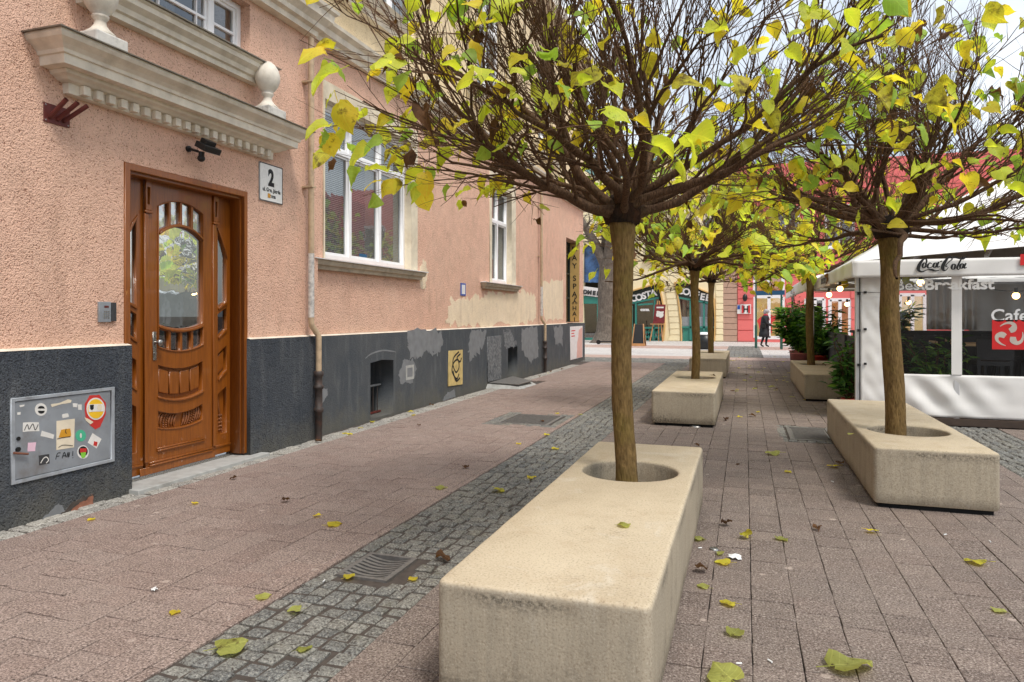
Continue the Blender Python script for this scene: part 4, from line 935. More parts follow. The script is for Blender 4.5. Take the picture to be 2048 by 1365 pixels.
def locbox(name, a, b, mat, par):
    m = MB(); m.box(a, b); me = m.mesh(name); me.transform(R_); return bevel(meshobj(name, me, mat, par), 0.004)
locbox('housing', (-0.035, -0.075, -0.015), (0.055, 0.075, 0.025), 'black_plastic', fl)
locbox('lens', (-0.02, -0.055, -0.019), (0.045, 0.055, -0.0152), 'paper_white', fl)
locbox('driver_box', (-0.035, -0.045, 0.025), (0.02, 0.045, 0.055), 'black_plastic', fl)
m = MB(); m.ball((WA + 0.115, 5.14, 2.87), (0.035, 0.035, 0.032), 12, 8); m.tube([(WA + 0.115, 5.14, 2.88), (WA + 0.12, 5.14, 2.93)], 0.026, 10); m.build('sensor', 'black_plastic', fl)
fh = thing('flag_holder', 'dark red steel flag holder with three sockets on the wall', 'flag holder', (WA, 3.82, 2.85))
boxo('plate', (WA, 3.72, 2.845), (WA + 0.008, 3.925, 2.985), 'rust_red', fh, 0.002)
for yb_, dy in ((3.765, -0.01), (3.825, 0.02), (3.875, 0.05)):
    m = MB(); a = Vector((WA + 0.008, yb_, 2.885)); b = a + Vector((0.15, dy + 0.02, 0.12)); m.tube([a, b], 0.0165, 14, False); m.tube([b, a], 0.0125, 14, False); m.build('socket', 'rust_red', fh)
for y in (3.735, 3.91):
    for z in (2.86, 2.97): m = MB(); m.ball((WA + 0.008, y, z), (0.004, 0.007, 0.007), 8, 4); m.build('bolt', 'steel', fh)
np_ = thing('survey_plate', 'small blue and white plate on the pink wall between the windows', 'sign', (WB, 11.92, 1.8))
boxo('plate', (WB, 11.80, 1.80), (WB + 0.012, 12.04, 2.03), 'blue_plate', np_, 0.003); boxo('face', (WB + 0.012, 11.84, 1.83), (WB + 0.014, 12.0, 2.0), 'paper_white', np_)

# ---- utility cabinet in the plinth, with its stickers
cb = thing('utility_cabinet', 'grey steel utility cabinet door covered in stickers, set in the plinth', 'cabinet', (PA, 3.85, 0.3))
sheet('frame', [rect(3.44, 0.29, 4.265, 0.88), rect(3.468, 0.315, 4.235, 0.855)], P_facade(PA - 0.02), 0.032, 'cabinet_frame', cb, 0.003)
boxo('cabinet_door', (PA - 0.02, 3.472, 0.318), (PA + 0.004, 4.231, 0.851), 'cabinet_steel', cb, 0.003)
SX = PA + 0.0045
def zc(x, y): return onX(x * 260 / 1075, 760 + y * 330 / 1365, SX)
def stk(name, pts, mat, lift=0.0, amp=0.002, sub=3): return sheet(name, [ragged([zc(*p) for p in pts], amp, len(pts) + pts[0][0], sub)], P_facade(SX + lift), 0.001, mat, cb)
def dsc(name, cx, cy, rx, ry, mat, lift=0.0, a0=0, a1=360): return sheet(name, [[zc(*p) for p in arc(cx, cy, rx, ry, a0, a1, 28)][:-1 if a1 - a0 == 360 else None]], P_facade(SX + lift), 0.001, mat, cb)
dsc('sticker', 338, 246, 50, 52, 'sticker_white'); dsc('sticker_print', 340, 238, 28, 22, 'ink', 0.0012, 180, 360); dsc('sticker_print', 340, 256, 28, 24, 'ink', 0.0012, 0, 180)
stk('sticker', [(700, 200), (740, 130), (820, 125), (876, 190), (872, 290), (825, 385), (790, 410), (755, 385), (715, 330), (700, 270)], 'sticker_red', 0, 0.006, 5)
dsc('sticker_print', 790, 240, 76, 92, 'sticker_white', 0.0012); dsc('sticker_print', 790, 240, 66, 80, 'sticker_yellow', 0.0024); stk('sticker_print', [(728, 205), (855, 200), (855, 262), (728, 268)], 'sticker_white', 0.0036)
stk('sticker_print', [(740, 208), (772, 206), (770, 240), (755, 252), (741, 240)], 'ink', 0.0048, 0); dsc('sticker_print', 820, 228, 20, 26, 'sticker_cream', 0.0048)
stk('sticker', [(698, 310), (740, 330), (770, 350), (745, 370), (710, 340)], 'sticker_cream', 0.0012)
stk('sticker', [(190, 355), (320, 350), (325, 425), (185, 432)], 'sticker_white'); ribbons('sticker_print', [[zc(x, y) + (0.006,) for x, y in ((200, 420), (225, 370), (240, 410), (270, 365), (290, 415), (315, 370))]], P_facade(SX + 0.0015), 'ink_faded', cb)
stk('sticker', [(345, 422), (447, 455), (438, 490), (332, 466)], 'sticker_white'); stk('sticker', [(467, 342), (618, 322), (612, 560), (465, 582)], 'sticker_cream', 0, 0.001)
stk('sticker_print', [(505, 412), (580, 402), (585, 468), (482, 480)], 'sticker_orange', 0.0012, 0.003); ribbons('sticker_print', [[zc(x, y) + (0.006,) for x, y in ((545, 405), (540, 430), (548, 445))], [zc(x, y) + (0.005,) for x, y in ((470, 490), (520, 478), (580, 470))], [zc(x, y) + (0.004,) for x, y in ((480, 560), (520, 540), (600, 545))]], P_facade(SX + 0.0026), 'ink', cb)
dsc('sticker', 667, 462, 43, 48, 'sticker_green'); dsc('sticker_print', 667, 462, 8, 20, 'sticker_white', 0.0012)
stk('sticker', [(765, 442), (840, 490), (798, 568), (724, 520)], 'sticker_white', 0, 0.001); stk('sticker_print', [(775, 508), (805, 515), (798, 552), (770, 545)], 'sticker_red', 0.0012)
dsc('sticker', 686, 598, 48, 56, 'sticker_white'); dsc('sticker_print', 686, 592, 38, 42, 'ink', 0.0012); stk('sticker_print', [(660, 570), (715, 568), (712, 600), (662, 602)], 'sticker_red', 0.0024, 0.003); stk('sticker_print', [(664, 602), (708, 600), (702, 640), (680, 648), (668, 635)], 'lime', 0.0024, 0.002)
stk('sticker', [(232, 520), (298, 516), (290, 590), (228, 595)], 'sticker_pink'); stk('sticker', [(320, 628), (408, 614), (412, 690), (322, 708)], 'ink_faded')
ribbons('sticker_print', [[zc(x, y) + (0.007,) for x, y in ((335, 690), (360, 650), (385, 640), (400, 665), (380, 690))]], P_facade(SX + 0.0013), 'sticker_white', cb)
for p in ([(602, 195), (640, 195), (636, 230), (604, 225)], [(645, 208), (676, 205), (674, 250), (646, 252)], [(514, 286), (560, 278), (568, 308), (520, 315)], [(160, 210), (200, 205), (198, 222), (162, 226)], [(140, 270), (170, 266), (168, 288), (142, 290)]): stk('torn_sticker', p, 'sticker_white', 0, 0.004)
stk('torn_sticker', [(420, 200), (500, 190), (560, 165), (592, 168), (585, 190), (520, 200), (430, 222)], 'sticker_cream', 0, 0.004)
ribbons('marker_scrawl', [[zc(x, y) + (0.006,) for x, y in s] for s in ([(460, 660), (475, 610), (500, 605)], [(465, 635), (490, 630)], [(512, 650), (530, 600), (545, 640)], [(520, 630), (545, 625)], [(552, 640), (560, 600), (566, 640), (574, 600)], [(600, 590), (598, 630)], [(598, 642), (600, 648)])], P_facade(SX + 0.0008), 'ink', cb)
y, z = zc(150, 487); m = MB(); m.tube([(SX, y, z), (SX + 0.006, y, z)], 0.014, 14); m.build('lock', 'black_plastic', cb)
y, z = zc(145, 575); m = MB(); m.tube([(SX, y, z), (SX + 0.012, y, z)], 0.016, 12); m.build('lock', 'black_plastic', cb)
y0, z0 = zc(97, 605); y1, z1 = zc(215, 612); m = MB(); m.tube([(SX + 0.02, y0, z0), (SX + 0.02, y1, z1)], 0.008, 10); m.tube([(SX, y0 + 0.01, z0), (SX + 0.02, y0 + 0.01, z0)], 0.007, 8); m.build('handle', 'copper_handle', cb)

# ================================================================== TREES
def leaf_mesh(mat, var, rg):
    """heart-shaped blade with its stalk; length 1, tip along +Y, stalk end at the origin"""
    rows = [(-0.03, 0.10), (0.04, 0.38), (0.2, 0.53), (0.4, 0.52), (0.62, 0.39), (0.84, 0.18), (1.0, 0.0)]
    fold, droop, wav = var; st = 0.55; V = []; ph = rg.uniform(0, 6)
    for y, w in rows:
        ww = w * rg.uniform(0.94, 1.06)
        for k in (-1, -0.5, 0, 0.5, 1):
            x = ww * k; yy = y - (0.10 * abs(k) if y < 0.1 else 0)
            z = fold * abs(x) * 0.9 - droop * y * y - 0.25 * droop * x * x + wav * math.sin(yy * 7 + k * 2.3 + ph) * (0.35 + abs(k))
            V.append((x * math.cos(fold * abs(k) * 0.8), st + yy, z))
    m = MB(); m.add(V, [(r * 5 + c, r * 5 + c + 1, (r + 1) * 5 + c + 1, (r + 1) * 5 + c) for r in range(6) for c in range(4)], True)
    m.tube([(0, 0, 0.06), (0.01, st * 0.5, 0.03), (0, st + 0.03, 0)], 0.016, 3, False)
    n_ = len(m.v); me = m.mesh('leaf'); at = me.attributes.new('blade', 'FLOAT_VECTOR', 'POINT')
    co = [(w * k, y, 1.0) for y, w in rows for k in (-1, -0.5, 0, 0.5, 1)]; co += [(0.0, 0.0, 0.0)] * (n_ - len(co)); at.data.foreach_set('vector', [q for c_ in co for q in c_])
    me.materials.append(M[mat]); return me
rgL = random.Random(5)
VARS = [(0.2, 0.2, 0.05), (0.55, 0.4, 0.07), (0.15, 0.8, 0.08), (0.9, 0.5, 0.09), (-0.45, 0.7, 0.07), (0.4, 0.1, 0.12), (1.1, 0.3, 0.06), (-0.2, 1.0, 0.1)]
CRUMP = [(0.9, 0.8, 0.16), (0.6, 0.5, 0.2), (-0.6, 0.9, 0.15)]
FLAT = [(0.12, 0.06, 0.05), (0.25, 0.12, 0.07), (-0.1, 0.1, 0.06)]
CURL = [(0.45, 0.2, 0.13), (0.3, 0.3, 0.16)]
LEAVES = {mt: [leaf_mesh(mt, v, rgL) for v in (VARS if mt != 'leaf_brown' else CRUMP)] for mt in LEAFMATS}
LEAVES['leaf_blotched'] += [leaf_mesh('leaf_blotched', v, rgL) for v in CRUMP[:1]]
def leaf_frame(p, dirv, up, size):
    y = dirv.normalized(); x = y.cross(up)
    x = x.normalized() if x.length > 1e-4 else Vector((1, 0, 0)); z = x.cross(y)
    return Matrix(((x.x * size, y.x * size, z.x * size, p.x), (x.y * size, y.y * size, z.y * size, p.y), (x.z * size, y.z * size, z.z * size, p.z), (0, 0, 0, 1)))

def bend(rg, p, d, L, n, curl, wob):
    """curved path from p; curl pulls the heading up (+) or down (-)"""
    P = [p.copy()]; d = d.normalized(); h = L / n
    for i in range(n):
        d = (d + Vector((rg.gauss(0, wob), rg.gauss(0, wob), rg.gauss(0, wob) * 0.7 + curl / n))).normalized(); p = p + d * h; P.append(p)
    return P, d
def turned(d, az, up):
    q = Matrix.Rotation(az, 3, 'Z') @ d; return (q + Vector((0, 0, up))).normalized()
def make_tree(label, base, H, seed, rings, lean, r0, nleaf, dens=1.0, spread=1.0, leafsize=(0.085, 0.17), stuff_leaves=0, foot=0.27, brown=0.10, twig_r=1.0, zmin=2.0):
    rg = random.Random(seed); bx, by = base
    t_ = thing('catalpa_tree', label, 'tree', (bx, by, 0), 'mop-headed trees in the planters')
    org = Vector((bx, by, 0)); top = org + Vector((lean[0], lean[1], H))
    # trunk, flaring to a dark burr where the crown was grafted
    m = MB(); n = 14; k = 26; V = []
    for i in range(k + 1):
        q = i / k; c = org.lerp(top, q); c.z = foot + (H - foot) * q; kk = math.sin(q * PI) * 0.022; c.x += kk * math.sin(q * 4.3 + seed); c.y += kk * math.cos(q * 3.1 + seed * 2)
        r = r0 * (1.06 - 0.10 * q + 0.12 * max(0, 0.08 - q) / 0.08 + 0.42 * max(0, (q - 0.84) / 0.16) ** 1.4)
        for j in range(n):
            a = 2 * PI * j / n; w = noise.noise(Vector((math.cos(a) * 1.3, math.sin(a) * 1.3, c.z * 3.2 + seed))) * 0.09 + noise.noise(Vector((math.cos(a) * 4, math.sin(a) * 4, c.z * 14 + seed))) * 0.035
            V.append((c.x + r * (1 + w) * math.cos(a), c.y + r * (1 + w) * math.sin(a), c.z))
    m.add(V, [(i * n + j, i * n + (j + 1) % n, (i + 1) * n + (j + 1) % n, (i + 1) * n + j) for i in range(k) for j in range(n)], True)
    m.build('trunk', 'trunk_bark', t_)
    m = MB(); V = []; k = 9
    for i in range(k):
        q = i / (k - 1); z = top.z - 0.055 + 0.20 * q; r = r0 * (1.50 + 0.35 * math.sin(q * PI) - 0.7 * q * q) if i < k - 1 else 0.01
        for j in range(16):
            a = 2 * PI * j / 16; w = 1 + 0.30 * noise.noise(Vector((math.cos(a) * 2.1, math.sin(a) * 2.1, z * 16 + seed)))
            V.append((top.x + r * w * math.cos(a), top.y + r * w * math.sin(a), z + 0.02 * noise.noise(Vector((a * 3, z * 9, seed)))))
    m.add(V, [(i * 16 + j, i * 16 + (j + 1) % 16, (i + 1) * 16 + (j + 1) % 16, (i + 1) * 16 + j) for i in range(k - 1) for j in range(16)], True)
    m.build('graft_burr', 'knob_bark', t_)
    sites = []
    reach = 2.02 * spread
    def twig(mb, p, d, L, r, lev, curl):
        P, dd = bend(rg, p, d, L, 4, curl, 0.085)
        if math.hypot(P[-1].x - top.x, P[-1].y - top.y) > reach or P[-1].z < zmin: return
        mb.tube(P, [r, r * 0.85, r * 0.7, r * 0.55, r * 0.4], 3, False, mi=1)
        sites.append((P[-1], dd, 1)); sites.append((P[3], dd, 0.4))
        if lev < 1:
            for _ in range(rg.choice((1, 2, 2))):
                i = rg.randrange(1, 4); twig(mb, P[i], turned(dd, rg.uniform(0.35, 0.9) * rg.choice((-1, 1)), rg.uniform(-0.15, 0.35)), L * rg.uniform(0.35, 0.7), r * 0.65, lev + 1, curl * 0.8)
    for nl, el0, el1, ln, rad, curl in rings:
        for i in range(nl):
            mb = MB()
            az = 2 * PI * (i + rg.uniform(-0.3, 0.3)) / nl + seed; el = math.radians(rg.uniform(el0, el1)); L = ln * rg.uniform(0.8, 1.12) * spread
            d = Vector((math.cos(az) * math.cos(el), math.sin(az) * math.cos(el), math.sin(el)))
            p0 = top + Vector((math.cos(az), math.sin(az), 0)) * r0 * 0.8 + Vector((0, 0, rg.uniform(-0.02, 0.10)))
            rad_ = rad; rad = rad * rg.uniform(0.62, 1.2); P, dd = bend(rg, p0, d, L, 10, curl, 0.19); R = [rad * (1.25 if j == 0 else 1 - 0.07 * j) * rg.uniform(0.9, 1.12) for j in range(11)]
            mb.tube(P, R, 7, False, mi=0)
            nsub = max(3, int(9 * dens))
            for s in range(nsub):
                q = 0.24 + 0.76 * (s + rg.random()) / nsub; j = min(int(q * 10), 9); p = P[j].lerp(P[j + 1], q * 10 - j); hd = (P[j + 1] - P[j]).normalized()
                LL = (0.35 + 0.65 * (1 - abs(q - 0.5))) * L * rg.uniform(0.42, 0.72)
                sd = turned(hd, rg.uniform(0.25, 1.0) * rg.choice((-1, 1)), rg.uniform(-0.22, 0.40)); rr = rad * (1 - 0.6 * q) * rg.uniform(0.36, 0.56)
                S, sdd = bend(rg, p, sd, LL, 6, rg.uniform(-0.2, 0.5), 0.15); 
                if min(q_.z for q_ in S) < zmin + 0.02: continue
                mb.tube(S, [rr * (1 - 0.1 * z) for z in range(7)], 5, False, mi=0)
                for w in range(max(3, int(6 * dens))):
                    z = rg.uniform(0.25, 1.0) * 6; jj = min(int(z), 5); pp = S[jj].lerp(S[jj + 1], z - jj)
                    twig(mb, pp, turned((S[jj + 1] - S[jj]).normalized(), rg.uniform(0.15, 0.85) * rg.choice((-1, 1)), rg.uniform(-0.28, 0.5)), rg.uniform(0.26, 0.62) * spread, 0.0042 * twig_r * rg.uniform(0.65, 1.2), 0, rg.uniform(-0.35, 0.45))
            rad = rad_; o = mb.build('limb', None, t_); o.data.materials.append(M['limb_bark']); o.data.materials.append(M['twig_bark'])
    # leaves
    def weight(s):
        p = s[0] - top; r = math.hypot(p.x, p.y); return s[2] * (0.2 + max(0, r / (1.6 * spread)) ** 1.15) * (1.25 if p.z < 0.55 * spread else 0.7)
    ws = [weight(s) for s in sites]
    big = MB(); co_ = []
    for i in range(nleaf + stuff_leaves):
        s = rg.choices(sites, ws)[0]; p, d = s[0], s[1]
        r = rg.random(); mt = 'leaf_brown' if r < brown else rg.choices(LEAFMATS[:4], (0.36, 0.26, 0.17, 0.21))[0]
        out = Vector((d.x, d.y, 0)); out = out.normalized() if out.length > 0.05 else Vector((1, 0, 0))
        dv = (out * rg.uniform(0.3, 1.0) + Vector((rg.gauss(0, 0.45), rg.gauss(0, 0.45), rg.uniform(-0.9, 0.12))))
        up = Vector((rg.gauss(0, 0.5), rg.gauss(0, 0.5), 1.0)); sz = rg.uniform(*leafsize) * (1.35 if rg.random() < 0.2 else 1) * (0.7 if mt == 'leaf_brown' else 1)
        Mx = leaf_frame(p, dv, up, sz); me = rg.choice(LEAVES[mt])
        for _ in range(6):
            if (Mx @ Vector((0, 1.5, 0))).z > zmin: break
            s = rg.choices(sites, ws)[0]; p = s[0]; dv.z = rg.uniform(-0.3, 0.2); Mx = leaf_frame(p, dv, up, sz)
        if i < nleaf:
            o = bpy.data.objects.new('leaf', me); link(o, t_); o.matrix_basis = Mx
        else:
            big.add([Mx @ v.co for v in me.vertices], [tuple(f.vertices) for f in me.polygons], True, LEAFMATS.index(mt)); co_ += [q for a_ in me.attributes['blade'].data for q in a_.vector]
    if stuff_leaves:
        o = big.build('foliage', None, t_, 'stuff'); o.data.attributes.new('blade', 'FLOAT_VECTOR', 'POINT').data.foreach_set('vector', co_)
        for mt in LEAFMATS: o.data.materials.append(M[mt])
    return t_
RINGS = [(9, -4, 12, 1.45, 0.030, 0.30), (8, 16, 32, 1.45, 0.032, 0.25), (6, 38, 55, 1.3, 0.030, 0.2), (4, 58, 76, 1.2, 0.026, -0.1)]
make_tree('mop-headed tree with a bare twiggy crown, growing from the nearest planter', TREES[0], 2.08, 3, RINGS, (-0.03, 0.0), 0.066, 300, 1.0, 1.03, (0.058, 0.122), 420, zmin=2.06)
make_tree('mop-headed tree growing from the planter in front of the cafe tent', TREES[1], 2.16, 8, RINGS, (-0.03, 0.02), 0.078, 300, 1.0, 1.0, (0.06, 0.125), 330, zmin=2.06)
RINGS2 = [(10, -6, 10, 1.5, 0.026, 0.34), (9, 12, 30, 1.4, 0.026, 0.3), (6, 35, 60, 1.15, 0.024, 0.2)]
make_tree('mop-headed tree in the second planter of the left row', TREES[2], 2.2, 13, RINGS2, (0.0, 0.0), 0.062, 280, 1.0, 1.0, (0.10, 0.175), 260, twig_r=1.25, zmin=1.95)
make_tree('mop-headed tree in the farthest planter of the left row', TREES[3], 2.35, 21, RINGS2, (0.02, 0.0), 0.072, 200, 0.8, 1.0, (0.10, 0.175), 320, twig_r=1.6, zmin=1.98)
make_tree('mop-headed tree rising beside the laurel bushes', TREES[4], 2.3, 34, RINGS2, (-0.02, 0.0), 0.072, 260, 1.1, 1.15, (0.10, 0.175), 320, twig_r=1.5, zmin=1.98)

# large old street tree across the way: bare grey trunk and boughs
tx, ty = onZ(1212, 686)
gt = thing('street_tree', 'large bare grey tree on the far pavement with a thick forked trunk', 'tree', (tx, ty, 0))
rg = random.Random(77); m = MB()
m.tube([(tx, ty, -0.05), (tx, ty, 0.15), (tx, ty, 0.6), (tx + 0.03, ty, 1.5), (tx + 0.02, ty, 3.0), (tx + 0.1, ty, 4.3)], [0.95, 0.72, 0.52, 0.46, 0.44, 0.42], 16); m.build('trunk', 'grey_bark', gt)
for dx, dz, L, r in ((-0.42, 0.9, 3.6, 0.32), (0.35, 1.0, 3.8, 0.34), (-0.2, 0.8, 3.0, 0.2), (0.5, 0.7, 2.8, 0.2)):
    m = MB(); P, d = bend(rg, Vector((tx, ty, 4.0)), Vector((dx, rg.uniform(-0.2, 0.1), dz)), L, 8, 0.1, 0.06); m.tube(P, [r * (1 - 0.08 * i) for i in range(9)], 10)
    for s in range(16):
        j = rg.randrange(2, 8); S, sd_ = bend(rg, P[j], Vector((rg.gauss(0, 0.8), rg.gauss(0, 0.5), rg.uniform(-0.4, 0.8))), rg.uniform(0.7, 1.8), 6, -0.1, 0.16); m.tube(S, [0.05 * (1 - 0.13 * i) for i in range(7)], 4, False)
        for w in range(5): Q, _ = bend(rg, S[rg.randrange(1, 6)], Vector((rg.gauss(0, 1), rg.gauss(0, 0.6), rg.uniform(-0.6, 0.7))), rg.uniform(0.4, 0.9), 4, 0, 0.2); m.tube(Q, [0.016, 0.013, 0.01, 0.008, 0.006], 3, False)
    m.build('bough', 'grey_bark', gt)

# ================================================================== CAFE TENT
TX, TY, TX1, TY1 = 1.43, 10.55, 8.6, 17.4         # posts: left front corner and right back corner
tent = thing('cafe_tent', 'white cafe tent with clear window walls and a scalloped valance on the right', 'tent', (TX, TY, 0))
EZ = 2.15                                          # eave height
boxo('floor_deck', (TX + 0.02, TY - 0.05, 0.0), (TX1, TY1 + 2, 0.09), 'tent_floor', tent)
for x, y in ((TX, TY), (TX, TY1), (2.60, TY), (4.5, TY), (6.4, TY), (4.6, TY1)):
    boxo('post', (x, y, 0.0), (x + 0.07, y + 0.07, EZ), 'alu_post', tent, 0.008)
for a, b in (((TX, TY, EZ - 0.1), (TX1, TY + 0.06, EZ)), ((TX, TY, EZ - 0.1), (TX + 0.06, TY1, EZ)), ((TX, TY1, EZ - 0.1), (TX1, TY1 + 0.06, EZ))): boxo('beam', a, b, 'alu_post', tent)
# white fabric wall at the corner, with the window cut out of it
wx0, wx1 = 1.80, 8.5
def wavy(a0, a1, b0, b1, T, na, nb, f):
    m = MB(); V = [T @ Vector((a0 + (a1 - a0) * i / na, b0 + (b1 - b0) * j / nb, f(i / na, j / nb))) for j in range(nb + 1) for i in range(na + 1)]
    m.add(V, [(j * (na + 1) + i, j * (na + 1) + i + 1, (j + 1) * (na + 1) + i + 1, (j + 1) * (na + 1) + i) for j in range(nb) for i in range(na)], True); return m
TF = P_cross(TY - 0.01)
def solid(o, t=0.004):
    md = o.modifiers.new('thickness', 'SOLIDIFY'); md.thickness = t; return o
solid(wavy(TX + 0.06, wx0, 0.10, 1.98, TF, 10, 40, lambda a, b: 0.006 * math.sin(b * 40 + a * 9) * math.sin(a * PI) + 0.012 * noise.noise(Vector((a * 3, b * 12, 1)))).build('wall_fabric', 'fabric_white', tent))
solid(wavy(wx0, wx1, 0.10, 0.66, TF, 160, 18, lambda a, b: (0.030 * math.sin((a * 6.7 + b * 0.45) * 2 * PI / 0.42) * (0.5 + 0.5 * math.sin(a * 19)) + 0.02 * noise.noise(Vector((a * 14, b * 3, 4)))) * math.sin(b * PI) ** 0.6).build('skirt', 'fabric_white', tent))
for x0, x1 in ((wx0, 2.57), (2.69, 4.46), (4.62, 8.5)):
    m = wavy(x0, x1, 0.66, 1.99, TF, 24, 20, lambda a, b: 0.006 * noise.noise(Vector((a * 3 + x0, b * 2, 7)))); m.build('window_sheet', 'clear_pvc', tent)
for x0 in (2.57, 4.46): sheet('window_strip', [rect(x0, 0.665, x0 + 0.12, 1.99)], P_cross(TY - 0.012), 0.006, 'fabric_white', tent)
m = MB(); m.tube([(TX + 0.05, TY - 0.02, z) for z in (0.1, 2.0)], 0.006, 6); m.build('zip', 'ink_faded', tent)
for z in (0.75, 1.22, 1.72): boxo('buckle', (TX + 0.02, TY - 0.03, z), (TX + 0.06, TY - 0.01, z + 0.035), 'black_plastic', tent); boxo('buckle', (TX + 0.10, TY - 0.03, z + 0.02), (TX + 0.135, TY - 0.015, z + 0.05), 'black_plastic', tent)
m = MB(); m.tube([(TX - 0.01, TY - 0.03, 1.76), (TX + 0.16, TY - 0.035, 1.755), (wx0, TY - 0.03, 1.745)], 0.004, 6); m.build('strap', 'ink', tent)
# roof: hipped white fabric; its front edge stands clear above the valance
VX, VY = 1.36, 10.35                               # outer line of the valance
RXm, RYm, RZ = 5.2, 13.9, 3.75
m = MB(); m.add([(VX + 0.02, VY + 0.03, EZ + 0.02), (8.9, VY + 0.03, EZ + 0.30), (8.9, 17.6, EZ + 0.3), (VX + 0.02, 17.6, EZ + 0.02), (RXm - 1.2, RYm, RZ), (RXm + 1.5, RYm, RZ), (4.4, VY + 0.03, EZ + 0.24)],
                [(0, 6, 4), (6, 5, 4), (6, 1, 5), (1, 2, 5), (2, 3, 4, 5), (3, 0, 4)]); solid(m.build('roof', 'fabric_white', tent), 0.006)
for i in range(8): x = 2.1 + i * 0.85; m = MB(); m.obox((x, VY + 0.15, EZ + 0.03 + 0.02 * min(i, 3)), (RXm - 1.0 + i * 0.2, RYm - 0.2, RZ - 0.25), 0.04, 0.05); m.build('rafter', 'alu_post', tent)
solid(wavy(VX, 8.9, 1.945, 2.175, P_cross(VY), 90, 6, lambda a, b: 0.012 * noise.noise(Vector((a * 30, b, 2)))).build('valance', 'fabric_white', tent))
def side(y0, y1, X, z0, z1, seed): 
    n = int((y1 - y0) / 0.08); return wavy(-y1, -y0, z0, z1, P_west(X), n, 6, lambda a, b: (1 - b) * 0.03 * math.sin(a * n * 0.55) + 0.02 * noise.noise(Vector((a * 20, b, seed))))
solid(side(VY, 17.5, VX, 1.95, 2.17, 3).build('valance', 'fabric_white', tent))
text('valance_print', 'Bieferber', P_west(VX - 0.045) @ Matrix.Translation((-13.9, 2.0, 0)), 0.22, 'ink_faded', tent, 0.003, 0.002)
# writing
LG = P_cross(VY - 0.03)
def lz(x, y): a, b = onY(1740 + x * 308 / 1752, 380 + y * 240 / 1365, VY - 0.03); return a, b
def st(*pts, k=1.15): return [lz(x, y) + (max(w, 8) * k * 308 / 1752 * 9.3 / F,) for x, y, w in pts]
el = lambda cx, cy, rx, ry, sl=10: [(cx + rx * math.cos(a) + sl * math.sin(a) * 0.6, cy - ry * math.sin(a), 8 + 12 * abs(math.cos(a))) for a in [i * 2 * PI / 12 for i in range(13)]]
coke = [st((640, 838, 12), (644, 800, 16), (618, 784, 16), (578, 825, 26), (552, 880, 32), (556, 918, 24), (595, 932, 12), (648, 912, 9), (700, 910, 20), (740, 922, 15), (785, 918, 3)),
        st(*el(617, 860, 19, 28)), st((700, 842, 10), (680, 832, 9), (658, 858, 18), (660, 888, 16), (690, 885, 8), (715, 868, 6)), st(*el(740, 858, 18, 26)), st((782, 820, 16), (766, 858, 16), (768, 880, 12), (795, 872, 5)), st((795, 818, 9), (820, 810, 10)),
        st((880, 868, 6), (862, 872, 12), (868, 850, 8), (905, 815, 6), (932, 790, 12), (920, 764, 14), (890, 770, 18), (848, 825, 28), (826, 880, 32), (838, 915, 20), (868, 912, 8), (890, 880, 5)),
        st((905, 772, 6), (945, 762, 12), (985, 772, 18), (1015, 782, 12), (1060, 785, 16), (1105, 755, 3)), st(*el(948, 876, 20, 30)), st((1058, 762, 10), (1035, 790, 14), (1005, 850, 16), (990, 890, 16), (1005, 908, 9), (1025, 890, 4)), st(*el(1042, 868, 18, 26)), st((1090, 835, 16), (1072, 872, 16), (1074, 892, 12), (1098, 882, 4))]
ribbons('valance_logo', coke, LG, 'ink', tent, 5)
def sz(u, v): return onY(u, v, TY - 0.02)
a, b = sz(1797, 580); text('window_lettering', 'Best', P_cross(TY - 0.02) @ Matrix.Translation((sz(1789, 580)[0], b - 0.005, 0)), 0.19, 'letter_white', tent, 0.0, 0.002, sx=1.12)
a2, _ = sz(1848, 580); text('window_lettering', 'Breakfast', P_cross(TY - 0.02) @ Matrix.Translation((a2, b - 0.0, 0)), 0.19, 'letter_white', tent, 0.006, 0.002, sx=1.12)
a, b = sz(1981, 643); text('window_lettering', 'Cafe', P_cross(TY - 0.02) @ Matrix.Translation((a, b, 0)), 0.225, 'letter_white', tent, 0.003, 0.002)
a, b = sz(1984, 699); S_ = 0.38
sheet('window_emblem', [rect(a, b, a + S_, b + S_)], P_cross(TY - 0.02), 0.002, 'sign_red', tent)
sw = []
for i in range(3):
    r_ = math.radians(120 * i + 20); R2 = lambda x, y: (a + S_ / 2 + x * math.cos(r_) - y * math.sin(r_), b + S_ / 2 + x * math.sin(r_) + y * math.cos(r_))
    sw.append([R2(x, y) + (w,) for x, y, w in ((0.02, 0.045, 0.06), (0.065, 0.055, 0.075), (0.09, 0.10, 0.05), (0.06, 0.14, 0.035), (0.0, 0.15, 0.022), (-0.06, 0.135, 0.008))])
ribbons('emblem_swirl', sw, P_cross(TY - 0.0235), 'sign_grey', tent, 6)
a, b = onY(2041, 531, VY - 0.03); sheet('valance_emblem', [rect(a, b, a + 0.13, b + 0.14)], P_cross(VY - 0.02), 0.002, 'sign_red', tent)
